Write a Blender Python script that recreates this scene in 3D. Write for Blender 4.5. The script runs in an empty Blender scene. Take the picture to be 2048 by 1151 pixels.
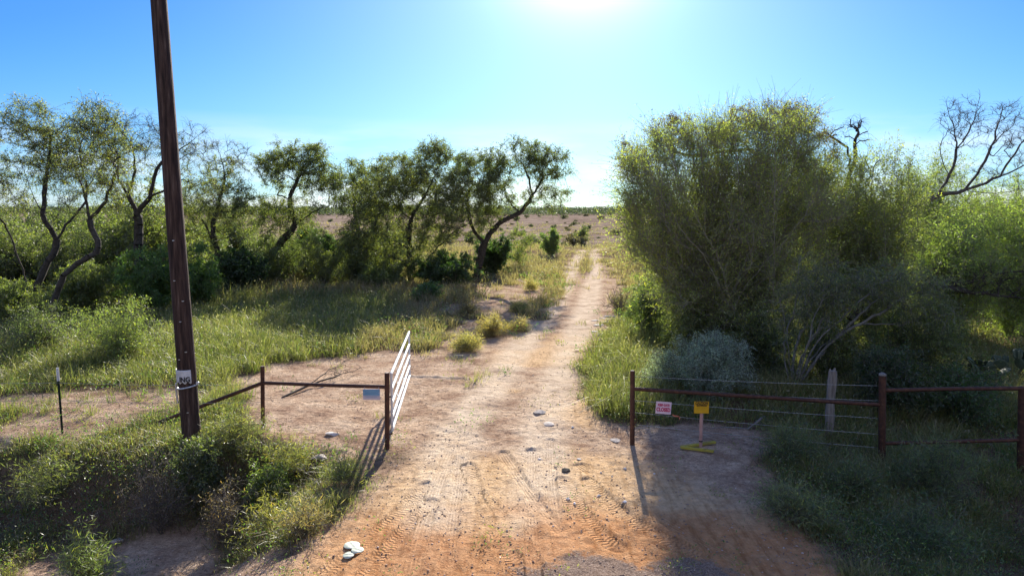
import bpy, math, random
import numpy as np
from mathutils import Vector
random.seed(7)
rng = np.random.default_rng(11)
SC = bpy.context.scene
COL = SC.collection

# ------------------------------------------------------------------ camera, sky, sun, exposure
F = 1366.0                      # focal length in photograph pixels (2048 wide)
CAMZ = 4.35
PITCH = math.atan((575.5 - 420.0) / F)
cd = bpy.data.cameras.new("camera")
cam = bpy.data.objects.new("camera", cd); COL.objects.link(cam)
cam.location = (0, 0, CAMZ)
cam.rotation_euler = (math.pi / 2 - PITCH, 0, 0)
cd.sensor_width = 36.0; cd.lens = 36.0 * F / 2048.0
cd.clip_start = 0.1; cd.clip_end = 9000
SC.camera = cam

SUN_EL, SUN_AZ = math.radians(24.8), math.radians(5.8)      # azimuth to the right of +Y
sdir = Vector((math.sin(SUN_AZ) * math.cos(SUN_EL), math.cos(SUN_AZ) * math.cos(SUN_EL), math.sin(SUN_EL)))
sl = bpy.data.lights.new("sun", "SUN"); sl.energy = 4.9; sl.angle = math.radians(0.53); sl.color = (1.0, 0.93, 0.82)
so = bpy.data.objects.new("sun", sl); COL.objects.link(so)
so.rotation_euler = (-sdir).to_track_quat('-Z', 'Y').to_euler()

W = bpy.data.worlds.new("World"); SC.world = W; W.use_nodes = True
nt = W.node_tree; nt.nodes.clear()
def N(t, ty, **kw):
    n = t.nodes.new(ty)
    for k, v in kw.items(): setattr(n, k, v)
    return n
sky = N(nt, 'ShaderNodeTexSky', sky_type='NISHITA', sun_disc=False)
sky.sun_elevation = SUN_EL; sky.sun_rotation = SUN_AZ
sky.air_density = 1.0; sky.dust_density = 0.35; sky.ozone_density = 3.5; sky.altitude = 100
hs = N(nt, 'ShaderNodeHueSaturation'); hs.inputs['Saturation'].default_value = 1.18
nt.links.new(sky.outputs[0], hs.inputs['Color'])
tc = N(nt, 'ShaderNodeTexCoord')
def mth(t, op, a, b=None, c=None, clamp=False):
    n = N(t, 'ShaderNodeMath', operation=op); n.use_clamp = clamp
    for i, v in enumerate((a, b, c)):
        if v is None: continue
        if isinstance(v, (int, float)): n.inputs[i].default_value = v
        else: t.links.new(v, n.inputs[i])
    return n.outputs[0]
# bright aureole of forward-scattered light round the sun
dp = N(nt, 'ShaderNodeVectorMath', operation='DOT_PRODUCT'); dp.inputs[1].default_value = sdir
nt.links.new(tc.outputs['Generated'], dp.inputs[0])
d = mth(nt, 'MAXIMUM', dp.outputs['Value'], 0.0)
glow = mth(nt, 'ADD', mth(nt, 'MULTIPLY', mth(nt, 'POWER', d, 210.0), 34.0), mth(nt, 'MULTIPLY', mth(nt, 'POWER', d, 14.0), 1.1))
gc = N(nt, 'ShaderNodeVectorMath', operation='SCALE'); gc.inputs[0].default_value = (1.0, 1.0, 0.98)
nt.links.new(glow, gc.inputs['Scale'])
# soft shoulder so that the bright sky keeps its blue: c / (1 + k c)
kk = N(nt, 'ShaderNodeVectorMath', operation='MULTIPLY'); kk.inputs[1].default_value = (.11, .062, .048); nt.links.new(hs.outputs[0], kk.inputs[0])
k1 = N(nt, 'ShaderNodeVectorMath', operation='ADD'); k1.inputs[1].default_value = (1, 1, 1); nt.links.new(kk.outputs[0], k1.inputs[0])
kd = N(nt, 'ShaderNodeVectorMath', operation='DIVIDE'); nt.links.new(hs.outputs[0], kd.inputs[0]); nt.links.new(k1.outputs[0], kd.inputs[1])
sr = N(nt, 'ShaderNodeSeparateXYZ'); nt.links.new(kd.outputs[0], sr.inputs[0])
cb = N(nt, 'ShaderNodeCombineXYZ')
for ch, (gain, pw) in enumerate(((.30, 1.7), (.476, 1.45), (1.4, 1.0))):
    nt.links.new(mth(nt, 'MAXIMUM', mth(nt, 'MULTIPLY', mth(nt, 'POWER', sr.outputs[ch], pw), gain), mth(nt, 'MULTIPLY', sr.outputs[ch], (.44, .82, 1.4)[ch])), cb.inputs[ch])
ad = N(nt, 'ShaderNodeVectorMath', operation='ADD')
nt.links.new(cb.outputs[0], ad.inputs[0]); nt.links.new(gc.outputs[0], ad.inputs[1])
# faint white cloud bank low over the horizon
sx = N(nt, 'ShaderNodeSeparateXYZ'); nt.links.new(tc.outputs['Generated'], sx.inputs[0])
mp = N(nt, 'ShaderNodeMapping'); mp.inputs['Scale'].default_value = (3.0, 3.0, 16.0)
nt.links.new(tc.outputs['Generated'], mp.inputs[0])
cn = N(nt, 'ShaderNodeTexNoise'); cn.inputs['Scale'].default_value = 2.2; cn.inputs['Detail'].default_value = 6
nt.links.new(mp.outputs[0], cn.inputs['Vector'])
cr = N(nt, 'ShaderNodeMapRange'); cr.inputs[1].default_value = 0.42; cr.inputs[2].default_value = 0.66
nt.links.new(cn.outputs[0], cr.inputs[0])
band = N(nt, 'ShaderNodeMapRange'); band.inputs[1].default_value = 0.13; band.inputs[2].default_value = 0.02
nt.links.new(sx.outputs['Z'], band.inputs[0])
cf1 = mth(nt, 'MULTIPLY', mth(nt, 'MULTIPLY', cr.outputs[0], band.outputs[0]), 0.75)
# white clouds added to the unseen sky behind the camera, to brighten the shade
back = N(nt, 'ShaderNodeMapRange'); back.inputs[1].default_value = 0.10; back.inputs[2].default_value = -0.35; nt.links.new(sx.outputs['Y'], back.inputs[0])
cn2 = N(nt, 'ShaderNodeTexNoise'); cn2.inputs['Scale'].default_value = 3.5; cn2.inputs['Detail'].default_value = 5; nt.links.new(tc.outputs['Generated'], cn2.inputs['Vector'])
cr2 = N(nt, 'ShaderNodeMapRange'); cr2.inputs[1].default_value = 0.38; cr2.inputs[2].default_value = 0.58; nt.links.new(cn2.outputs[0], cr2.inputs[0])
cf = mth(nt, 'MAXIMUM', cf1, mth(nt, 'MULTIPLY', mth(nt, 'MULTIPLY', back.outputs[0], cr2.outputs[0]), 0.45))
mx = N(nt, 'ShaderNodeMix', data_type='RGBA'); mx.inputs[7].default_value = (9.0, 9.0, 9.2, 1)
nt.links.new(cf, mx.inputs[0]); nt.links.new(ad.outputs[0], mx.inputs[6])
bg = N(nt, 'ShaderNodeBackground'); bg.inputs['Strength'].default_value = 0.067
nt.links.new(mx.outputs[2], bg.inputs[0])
wo = N(nt, 'ShaderNodeOutputWorld'); nt.links.new(bg.outputs[0], wo.inputs[0])

SC.view_settings.view_transform = 'Standard'; SC.view_settings.look = 'None'
SC.view_settings.exposure = 1.15; SC.view_settings.gamma = 1.0
SC.cycles.max_bounces = 9; SC.cycles.diffuse_bounces = 7; SC.cycles.transmission_bounces = 7

# ------------------------------------------------------------------ projection helpers (photo pixel -> place)
cp, sp = math.cos(PITCH), math.sin(PITCH)
def ray(px, py):
    u = (px - 1024.0) / F; v = (575.5 - py) / F
    return u, cp + v * sp, -sp + v * cp
def at(px, py, Y):
    dx, dy, dz = ray(px, py)
    return np.array([dx / dy * Y, Y, CAMZ + dz / dy * Y])

def sm(a, b, x):
    t = np.clip((x - a) / (b - a), 0, 1); return t * t * (3 - 2 * t)
def hsh(ix, iy, seed):
    h = np.sin(ix * 127.1 + iy * 311.7 + seed * 74.7) * 43758.5453
    return h - np.floor(h)
def vn(x, y, s, seed=0):
    x = np.asarray(x, float) / s; y = np.asarray(y, float) / s
    ix = np.floor(x); iy = np.floor(y); fx = x - ix; fy = y - iy
    fx = fx * fx * (3 - 2 * fx); fy = fy * fy * (3 - 2 * fy)
    a = hsh(ix, iy, seed); b = hsh(ix + 1, iy, seed); c = hsh(ix, iy + 1, seed); e = hsh(ix + 1, iy + 1, seed)
    return (a * (1 - fx) + b * fx) * (1 - fy) + (c * (1 - fx) + e * fx) * fy
def fbm(x, y, s, seed=0, o=4):
    r = 0; a = 0.5
    for i in range(o): r = r + a * vn(x, y, s / 2 ** i, seed + i * 13); a *= 0.5
    return r / 0.94

def H0(x, y):
    """large shape of the land"""
    x = np.asarray(x, float); y = np.asarray(y, float)
    far = -0.9 * sm(66, 115, y) + 3.2 * sm(140, 650, y)
    far = far + 0.25 * sm(50, 70, y) * (1 - sm(72, 95, y))
    L = sm(-2.7, -4.6, x)
    yb = 12.2 + 0.12 * np.maximum(-x - 6, 0) + 0.35 * np.sin(x * 1.1)
    ditch = sm(yb, yb - 1.5, y) * 0.85 - sm(9.6, 6.8, y) * 0.5
    mound = 0.22 * sm(13.2, 12.4, y) * sm(-6.9, -5.6, x) * sm(-3.6, -5.0, x)
    R = sm(3.6, 7.0, x)
    rd = 0.3 * sm(17, 12.2, y) + 0.45 * sm(11.8, 10.0, y) - 0.35 * sm(9.4, 7.0, y)
    return far - L * ditch + L * mound * sm(10.6, 11.6, y) - R * rd
def Hs(x, y):
    near = 1 / (1 + np.asarray(y, float) / 40.0)
    return H0(x, y) + 0.16 * (fbm(x, y, 5.0, 3) - 0.5) * near * 2 * sm(0.2, 1, np.abs(np.asarray(x, float)) / 5 + 0.3) \
        + 0.6 * (fbm(x, y, 60.0, 9, 2) - 0.5) * sm(90, 220, np.asarray(y, float))
def G(px, py):
    """where the ray through a photo pixel meets the land"""
    dx, dy, dz = ray(px, py); Y = 6.0; prev = 6.0
    while Y < 900:
        p = at(px, py, Y)
        if p[2] <= float(Hs(p[0], p[1])):
            lo, hi = prev, Y
            for _ in range(18):
                m = (lo + hi) / 2; p = at(px, py, m)
                if p[2] <= float(Hs(p[0], p[1])): hi = m
                else: lo = m
            return at(px, py, hi)
        prev = Y; Y *= 1.02
    return at(px, py, 900)
def Gs(l): return np.array([G(*p)[:2] for p in l])

# ------------------------------------------------------------------ areas and wheel tracks on the land
ROAD = Gs([(560, 1149), (655, 1075), (740, 985), (790, 905), (700, 905), (560, 880), (470, 840), (470, 765), (560, 735), (700, 715), (860, 700),
           (985, 690), (1035, 668), (1075, 630), (1105, 590), (1125, 562), (1128, 545), (1143, 515), (1152, 500), (1196, 497),
           (1206, 515), (1218, 535), (1245, 560), (1262, 600), (1225, 640), (1205, 665), (1180, 700), (1160, 745),
           (1178, 800), (1215, 850), (1320, 850), (1450, 855), (1560, 880), (1560, 1000), (1570, 1090), (1620, 1149)])
ROAD = np.vstack([[-6.0, 2.0], Gs([(20, 1149), (200, 1092), (330, 1078), (450, 1085)]), ROAD, [8.5, 2.0]])
SIDE = Gs([(900, 665), (915, 600), (950, 568), (1050, 560), (1125, 562), (1112, 590), (1095, 620), (1070, 655), (1000, 695), (910, 702)])
BARE2 = Gs([(0, 800), (120, 790), (300, 782), (480, 772), (480, 830), (330, 812), (260, 830), (130, 870), (0, 880)])
def sdist(x, y, poly):
    """signed distance, + inside"""
    x = np.asarray(x, float).ravel(); y = np.asarray(y, float).ravel()
    dm = np.full(x.shape, 1e9); ins = np.zeros(x.shape, bool); n = len(poly)
    for i in range(n):
        ax, ay = poly[i]; bx, by = poly[(i + 1) % n]
        ex, ey = bx - ax, by - ay; L2 = ex * ex + ey * ey + 1e-12
        t = np.clip(((x - ax) * ex + (y - ay) * ey) / L2, 0, 1)
        dm = np.minimum(dm, (x - ax - t * ex) ** 2 + (y - ay - t * ey) ** 2)
        c = ((ay > y) != (by > y))
        ins ^= c & (x < (bx - ax) * (y - ay) / (by - ay + 1e-12) + ax)
    return np.where(ins, 1, -1) * np.sqrt(dm)
TR = [([(905, 895), (878, 960), (850, 1040), (822, 1149)], .14, 1), ([(925, 893), (918, 960), (905, 1040), (892, 1149)], .12, 1),
      ([(935, 930), (960, 1010), (1000, 1080), (1045, 1149)], .15, 2), ([(965, 985), (1010, 1040), (1050, 1090), (1085, 1149)], .12, 2),
      ([(1005, 905), (1045, 965), (1085, 1020), (1120, 1060)], .13, 1), ([(1062, 900), (1062, 970), (1063, 1040), (1070, 1149)], .12, 1),
      ([(1098, 880), (1100, 960), (1110, 1040), (1120, 1100)], .12, 1), ([(1128, 960), (1150, 1010), (1190, 1060), (1230, 1090)], .17, 2),
      ([(1175, 960), (1225, 1010), (1300, 1060), (1400, 1110)], .16, 2), ([(1160, 930), (1245, 985), (1330, 1040), (1480, 1120)], .13, 1),
      ([(850, 970), (790, 1030), (730, 1080), (640, 1149)], .15, 2), ([(862, 1000), (815, 1050), (770, 1100), (725, 1149)], .13, 2),
      ([(700, 1040), (640, 1075), (560, 1115), (500, 1149)], .13, 2)]
WH = [([(860, 1100), (905, 890), (960, 800), (1020, 720), (1075, 650), (1120, 590), (1143, 540), (1158, 512), (1170, 500)], .22, 0),
      ([(1080, 1100), (1085, 890), (1105, 800), (1130, 720), (1160, 650), (1180, 590), (1190, 540), (1188, 512), (1186, 500)], .22, 0)]
TRW = [(Gs(a), w, k) for a, w, k in TR]
WHW = [(Gs(a), w, k) for a, w, k in WH]
# beyond the crest the wheel marks bend away to the right
far_bend = np.array([[8.0, 66], [9.6, 74], [13.5, 84], [20, 96], [29, 112], [36, 132]])
WHW[0] = (np.vstack([WHW[0][0], far_bend[2:] - [0.7, 0]]), .22, 0); WHW[1] = (np.vstack([WHW[1][0], far_bend[2:] + [0.7, 0]]), .22, 0)
def dense(p, step=0.15):
    out = []
    for i in range(len(p) - 1):
        p0 = p[max(i - 1, 0)]; p1 = p[i]; p2 = p[i + 1]; p3 = p[min(i + 2, len(p) - 1)]
        n = max(2, int(np.linalg.norm(p2 - p1) / step))
        for t in np.arange(n) / n:
            out.append(0.5 * (2 * p1 + (p2 - p0) * t + (2 * p0 - 5 * p1 + 4 * p2 - p3) * t * t + (3 * p1 - p0 - 3 * p2 + p3) * t ** 3))
    out.append(p[-1]); return np.array(out)
def trackuv(x, y, pts):
    """across (signed) and along distance from a polyline"""
    bd = np.full(x.shape, 1e9); u = np.zeros(x.shape); v = np.zeros(x.shape); s = 0.0
    for i in range(len(pts) - 1):
        a = pts[i]; e = pts[i + 1] - a; L = np.hypot(*e) + 1e-9
        t = np.clip(((x - a[0]) * e[0] + (y - a[1]) * e[1]) / L / L, 0, 1)
        qx = x - a[0] - t * e[0]; qy = y - a[1] - t * e[1]; dd = np.hypot(qx, qy); m = dd < bd
        bd[m] = dd[m]; u[m] = (np.sign(e[0] * qy - e[1] * qx) * dd)[m]; v[m] = (s + t * L)[m]; s += L
    return bd, u, v
def bare_mask(x, y):
    n = (fbm(x, y, 1.3, 21, 5) - 0.5) * (1.7 + sm(16, 24, y) * .8 + np.minimum(y, 80) / 60)
    a = sm(-0.25, 0.35, sdist(x, y, ROAD) + n)
    b = sm(-0.2, 0.5, sdist(x, y, BARE2) + n * 1.8) * 0.8
    c = sm(-0.3, 0.6, sdist(x, y, SIDE) + n * 2.4) * 0.88
    med = np.zeros_like(a)                          # grass strip between the wheel marks near the crest
    xc = np.interp(y, [40, 47, 55, 62, 72], [4.2, 5.0, 6.0, 6.9, 8.0])
    med = sm(0.5, 0.25, np.abs(x - xc)) * sm(44, 50, y)
    return np.maximum(np.maximum(a, b), c) * (1 - med), a

# ------------------------------------------------------------------ mesh helpers
def link(name, me, mat=None, parent=None, smooth=False):
    o = bpy.data.objects.new(name, me); COL.objects.link(o)
    if mat: me.materials.append(mat)
    if parent: o.parent = parent
    if smooth: me.shade_smooth()
    return o
def tag(o, label=None, cat=None, group=None, kind=None):
    if label: o['label'] = label
    if cat: o['category'] = cat
    if group: o['group'] = group
    if kind: o['kind'] = kind
    return o
def empty(name, loc, label=None, cat=None, group=None, rz=0.0):
    o = bpy.data.objects.new(name, None); COL.objects.link(o); o.empty_display_size = 0.2
    o.location = loc; o.rotation_euler.z = rz; return tag(o, label, cat, group)
def npmesh(name, V, Fa, col=None, cname='col'):
    me = bpy.data.meshes.new(name); V = np.asarray(V, np.float32); Fa = np.asarray(Fa, np.int32); k = Fa.shape[1]
    me.vertices.add(len(V)); me.vertices.foreach_set('co', V.ravel())
    me.loops.add(Fa.size); me.loops.foreach_set('vertex_index', Fa.ravel())
    me.polygons.add(len(Fa)); me.polygons.foreach_set('loop_start', np.arange(0, Fa.size, k, dtype=np.int32))
    me.update(calc_edges=True)
    if col is not None:
        a = me.attributes.new(cname, 'FLOAT_COLOR', 'POINT'); c = np.ones((len(V), 4), np.float32); c[:, :3] = col
        a.data.foreach_set('color', c.ravel())
    return me
def fattr(me, name, v):
    a = me.attributes.new(name, 'FLOAT', 'POINT'); a.data.foreach_set('value', np.asarray(v, np.float32))
class MB:
    def __init__(s): s.v = []; s.f = []
    def add(s, V, Fs):
        b = len(s.v); s.v += [tuple(map(float, q)) for q in V]; s.f += [tuple(i + b for i in f) for f in Fs]; return s
    def box(s, c, d, rot=None):
        V = [Vector(((i & 1) - .5, ((i >> 1) & 1) - .5, (i >> 2) - .5)) for i in range(8)]
        V = [Vector((q.x * d[0], q.y * d[1], q.z * d[2])) for q in V]
        if rot is not None: V = [rot @ q for q in V]
        return s.add([Vector(c) + q for q in V], [(0, 2, 3, 1), (4, 5, 7, 6), (0, 1, 5, 4), (2, 6, 7, 3), (0, 4, 6, 2), (1, 3, 7, 5)])
    def tube(s, pts, r, n=10, cap=True):
        pts = [Vector(p) for p in pts]; r = r if isinstance(r, (list, tuple)) else [r] * len(pts); V = []; Fs = []; ref = None
        for i, p in enumerate(pts):
            t = (pts[min(i + 1, len(pts) - 1)] - pts[max(i - 1, 0)]).normalized()
            if ref is None: ref = t.orthogonal().normalized()
            ref = (ref - t * ref.dot(t)).normalized(); b = t.cross(ref)
            V += [p + (ref * math.cos(2 * math.pi * k / n) + b * math.sin(2 * math.pi * k / n)) * r[i] for k in range(n)]
        for i in range(len(pts) - 1):
            Fs += [(i * n + k, i * n + (k + 1) % n, (i + 1) * n + (k + 1) % n, (i + 1) * n + k) for k in range(n)]
        if cap: Fs += [tuple(range(n))[::-1], tuple(range((len(pts) - 1) * n, len(pts) * n))]
        return s.add(V, Fs)
    def build(s, name, mat, parent=None, smooth=True, bevel=0):
        me = bpy.data.meshes.new(name); me.from_pydata(s.v, [], s.f); me.update()
        o = link(name, me, mat, parent)
        if smooth:
            me.shade_smooth()
            try: me.set_sharp_from_angle(angle=math.radians(40))
            except Exception: pass
        if bevel:
            b = o.modifiers.new('bevel', 'BEVEL'); b.width = bevel; b.segments = 2
        return o

# ------------------------------------------------------------------ materials
def newmat(name):
    m = bpy.data.materials.new(name); m.use_nodes = True; t = m.node_tree; t.nodes.clear()
    out = N(t, 'ShaderNodeOutputMaterial'); return m, t, out
def ramp(t, fac, stops):
    r = N(t, 'ShaderNodeValToRGB'); e = r.color_ramp.elements
    while len(e) < len(stops): e.new(0.5)
    for i, (p, c) in enumerate(stops): e[i].position = p; e[i].color = (*c, 1)
    t.links.new(fac, r.inputs[0]); return r.outputs[0]
def noise(t, vec, scale, detail=4, rough=0.55):
    n = N(t, 'ShaderNodeTexNoise'); n.inputs['Scale'].default_value = scale; n.inputs['Detail'].default_value = detail
    n.inputs['Roughness'].default_value = rough
    if vec is not None: t.links.new(vec, n.inputs['Vector'])
    return n.outputs[0]
def mixc(t, f, a, b, mode='MIX'):
    m = N(t, 'ShaderNodeMix', data_type='RGBA', blend_type=mode)
    for i, v in ((0, f), (6, a), (7, b)):
        if isinstance(v, (int, float)): m.inputs[i].default_value = v
        elif isinstance(v, tuple): m.inputs[i].default_value = (*v, 1)
        else: t.links.new(v, m.inputs[i])
    return m.outputs[2]
def surf(name, stops, scale=6, rough=0.8, bump=0.3, bscale=None, metal=0, stretch=None, spec=0.3):
    m, t, out = newmat(name)
    c = N(t, 'ShaderNodeTexCoord'); v = c.outputs['Object']
    if stretch:
        q = N(t, 'ShaderNodeMapping'); q.inputs['Scale'].default_value = stretch; t.links.new(v, q.inputs[0]); v = q.outputs[0]
    nz = noise(t, v, scale, 6, .65)
    col = ramp(t, nz, stops)
    p = N(t, 'ShaderNodeBsdfPrincipled'); t.links.new(col, p.inputs['Base Color'])
    p.inputs['Roughness'].default_value = rough; p.inputs['Metallic'].default_value = metal; p.inputs['Specular IOR Level'].default_value = spec
    b = N(t, 'ShaderNodeBump'); b.inputs['Strength'].default_value = bump; b.inputs['Distance'].default_value = 0.02
    t.links.new(noise(t, v, bscale or scale * 4, 5, .7), b.inputs['Height']); t.links.new(b.outputs[0], p.inputs['Normal'])
    t.links.new(p.outputs[0], out.inputs[0]); return m
def vegmat(name, trans=0.5, rough=0.5, gloss=0.06, bright=1.0, trk=(1.25, 1.3, .75)):
    m, t, out = newmat(name)
    a = N(t, 'ShaderNodeAttribute', attribute_name='col')
    c = a.outputs['Color']
    if bright != 1: c = mixc(t, 1.0, c, (bright, bright, bright), 'MULTIPLY')
    df = N(t, 'ShaderNodeBsdfDiffuse'); t.links.new(c, df.inputs[0])
    tr = N(t, 'ShaderNodeBsdfTranslucent')
    c2 = mixc(t, 1.0, c, (trk[0], trk[1], trk[2]), 'MULTIPLY'); t.links.new(c2, tr.inputs[0])
    m1 = N(t, 'ShaderNodeMixShader'); m1.inputs[0].default_value = trans
    t.links.new(df.outputs[0], m1.inputs[1]); t.links.new(tr.outputs[0], m1.inputs[2])
    gl = N(t, 'ShaderNodeBsdfGlossy'); gl.inputs['Roughness'].default_value = rough; gl.inputs[0].default_value = (1, 1, 1, 1)
    m2 = N(t, 'ShaderNodeMixShader'); m2.inputs[0].default_value = gloss
    t.links.new(m1.outputs[0], m2.inputs[1]); t.links.new(gl.outputs[0], m2.inputs[2])
    t.links.new(m2.outputs[0], out.inputs[0]); return m
M_leaf = vegmat('leaf', 0.58, 0.5, 0.06, trk=(1.55, 1.75, .8))
M_grass = vegmat('grass_blade', 0.5, 0.45, 0.05, trk=(1.2, 1.4, .7))
M_bark = surf('dark_bark', [(.3, (.028, .024, .02)), (.7, (.10, .085, .07))], 9, .95, .6)
M_greybark = surf('grey_bark', [(.3, (.11, .105, .095)), (.7, (.28, .265, .24))], 9, .9, .5)
M_twig = surf('brown_twig', [(.3, (.09, .075, .06)), (.7, (.20, .17, .14))], 9, .9, .3)
M_rust = surf('rusty_pipe', [(.25, (.030, .013, .011)), (.45, (.065, .027, .017)), (.6, (.10, .043, .025)), (.78, (.24, .11, .06))], 14, .62, .25, metal=.15, spec=.4)
M_galv = surf('white_painted_gate_tube', [(.3, (.60, .63, .64)), (.7, (.74, .76, .76))], 12, .38, .06, spec=.5)
M_pole = surf('creosoted_pole_wood', [(.3, (.012, .008, .007)), (.47, (.05, .029, .022)), (.6, (.09, .056, .042)), (.76, (.22, .16, .125))], 9, .85, .8, 26, stretch=(2.2, 2.2, .16))
M_oldwood = surf('weathered_post_wood', [(.3, (.12, .105, .09)), (.7, (.34, .30, .26))], 9, .9, .7, 22, stretch=(3, 3, .25))
M_palebark = surf('pale_twig_bark', [(.3, (.19, .165, .13)), (.7, (.36, .32, .26))], 9, .9, .3)
M_twigdark = surf('grey_brown_bark', [(.3, (.05, .043, .037)), (.7, (.14, .12, .10))], 9, .9, .4)
M_wire = surf('wire', [(.3, (.22, .23, .23)), (.7, (.42, .43, .43))], 30, .45, 0, metal=.6)
M_tpost = surf('green_steel', [(.3, (.012, .022, .018)), (.7, (.025, .045, .035))], 20, .6, .1)
M_white = surf('white_paint', [(.3, (.66, .66, .66)), (.7, (.8, .8, .8))], 20, .5, .05)
M_signpink = surf('sun_faded_sign_white', [(.3, (.66, .50, .58)), (.7, (.78, .64, .70))], 5, .5, .03)
M_signred = surf('sign_red_ink', [(.3, (.45, .02, .09)), (.7, (.62, .06, .14))], 15, .5, 0)
M_yellow = surf('sign_yellow', [(.3, (.62, .33, .01)), (.7, (.75, .42, .02))], 5, .5, .03)
M_yel2 = surf('yellow_wood_paint', [(.25, (.26, .20, .06)), (.55, (.42, .35, .05)), (.8, (.5, .42, .08))], 9, .7, .3)
M_black = surf('black_ink', [(.3, (.012, .012, .012)), (.7, (.03, .03, .03))], 10, .6, 0)
M_blue = surf('sign_blue_ink', [(.3, (.14, .30, .46)), (.7, (.22, .40, .56))], 10, .5, 0)
M_stake = surf('pink_stake', [(.3, (.36, .20, .17)), (.7, (.56, .36, .32))], 7, .7, .2)
M_metal = surf('galvanised_strap', [(.3, (.42, .44, .46)), (.7, (.7, .72, .74))], 20, .35, .05, metal=.6)
M_signgrey = surf('weathered_sign_metal', [(.25, (.38, .38, .39)), (.6, (.68, .68, .68)), (.8, (.78, .78, .78))], 9, .5, .1)
M_rock = surf('pale_rock', [(.25, (.26, .21, .18)), (.7, (.56, .50, .45))], 9, .9, .5)
M_whiterock = surf('white_rock', [(.25, (.40, .35, .31)), (.7, (.70, .65, .59))], 9, .9, .3)
M_cactus = surf('cactus_skin', [(.3, (.05, .075, .045)), (.7, (.11, .14, .08))], 5, .55, .15)
M_padpale = surf('dried_cactus_skin', [(.3, (.42, .46, .34)), (.7, (.62, .65, .52))], 7, .6, .2)
M_flag = surf('orange_flagging', [(.3, (.7, .2, .12)), (.7, (.8, .3, .2))], 7, .6, .1)

# ------------------------------------------------------------------ ground
def axis(segs):
    out = []
    for a, b, s0, s1 in segs:
        p = a; L = b - a
        while p < b - 1e-6:
            out.append(p); t = (p - a) / L; p += s0 * (s1 / s0) ** t
    out.append(segs[-1][1]); return np.array(out)
xs = axis([(-4.2, 6.2, .035, .035), (6.2, 13, .06, .09), (13, 60, .1, 1.2), (60, 3200, 1.5, 200)])
xl = -axis([(4.2, 13, .05, .09), (13, 60, .1, 1.2), (60, 3200, 1.5, 200)])[::-1]
xs = np.unique(np.round(np.concatenate([xl, xs]), 5))
ys = axis([(-60, 5, 6, .3), (5, 7, .3, .035), (7, 14.5, .035, .04), (14.5, 32, .05, .16), (32, 110, .2, .9), (110, 5000, 1.2, 240)])
XX, YY = np.meshgrid(xs, ys); gx = XX.ravel(); gy = YY.ravel()
near = (np.abs(gx) < 70) & (gy < 140)
bare = np.zeros(gx.shape); road = np.zeros(gx.shape)
b_, r_ = bare_mask(gx[near], gy[near]); bare[near] = b_; road[near] = r_
gz = Hs(gx, gy)
lum = (fbm(gx, gy, 0.35, 31, 3) - .5) * sm(45, 15, gy)
rutn = np.zeros(gx.shape); tu = np.zeros(gx.shape); tv = np.zeros(gx.shape); tm = np.zeros(gx.shape); pale = np.zeros(gx.shape)
nr = (np.abs(gx - 1) < 9) & (gy > 5) & (gy < 15); ii = np.nonzero(nr)[0]
for pts, w, k in TRW:
    dp_ = dense(pts, .25); bd, u, v = trackuv(gx[ii], gy[ii], dp_)
    wob = w * (1 + .25 * (vn(gx[ii], gy[ii], .4, 5) - .5))
    m = sm(wob, wob * .8, bd) * sm(-.2, .25, (vn(gx[ii], gy[ii], .8, 17 + k) - .30)); ridge = np.exp(-((bd - w * 1.12) / .03) ** 2)
    gz[ii] += -.020 * m + .012 * ridge * sm(.05, .4, vn(gx[ii], gy[ii], .5, 8))
    s = m > tm[ii]; q = ii[s]; tu[q] = u[s] / w; tv[q] = v[s]; tm[q] = m[s]; rutn[q] = k
wi = np.nonzero((gy > 5) & (gy < 140) & (np.abs(gx - 8) < 40))[0]
for pts, w, k in WHW:
    dp_ = dense(pts, .8); bd, u, v = trackuv(gx[wi], gy[wi], dp_)
    ww = .32 + .16 * vn(gx[wi], gy[wi], 1.5, 4)
    m = sm(ww + .35, ww * .5, bd); gz[wi] += -.03 * m * sm(13, 20, gy[wi]); pale[wi] = np.maximum(pale[wi], m)
bare = np.maximum(bare, pale * sm(40, 60, gy) * .9 * sm(130, 95, gy))
gz += lum * (.035 * bare + .05 * (1 - bare) + .16 * (1 - bare) * (gx < -2.5) * (gy < 13))
gz += (vn(gx, gy, .13, 77) - .5) * (.012 + .03 * fbm(gx, gy, 1.3, 88)) * sm(24, 13, gy) * (1 - tm)
# scrape left by the gate's free end
A = G(815, 752)[:2]; B = G(935, 757)[:2]
ni = np.nonzero((gy > 12) & (gy < 20) & (np.abs(gx) < 5))[0]
bd, u, v = trackuv(gx[ni], gy[ni], np.array([A, B])); gz[ni] += .05 * np.exp(-(bd / .07) ** 2); pale[ni] = np.maximum(pale[ni], .8 * np.exp(-(bd / .1) ** 2))
orange = sm(9.9, 8.9, gy + (fbm(gx, gy, .9, 41) - .5) * 1.6) * sm(-3.4, -1.6, gx) * sm(6.5, 3.5, gx)
sand = sm(12.4, 11.4, gy + (fbm(gx, gy, .8, 43) - .5) * 1.3 + .05 * gx) * sm(-2.0, -1.2, gx - (12 - gy) * -.25) * sm(3.0, 1.6, gx - (12 - gy) * .45)
asx = (gx - 1.0) ; asph = sm(-.45, .5, (8.2 - gy) - .22 * (asx - .45) ** 2 + (fbm(gx, gy, .8, 51) - .5) * 1.5)
asph = np.maximum(asph, sm(6.9, 6.2, gy))
farm = sm(60, 130, gy)
sand = np.maximum(sand, .85 * sm(.42, .58, fbm(gx, gy, 1.8, 57)) * sm(30, 18, gy) * sm(2.0, 1.0, np.abs(gx - (.15 + .11 * (gy - 12)))))
edge = {n: v for n, v in dict(bare=bare, orange=orange, sand=sand, asph=asph * 1.0, pale=pale, farm=farm, tu=tu, tv=tv, tm=tm, tk=rutn).items()}
nx, ny = len(xs), len(ys)
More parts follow.
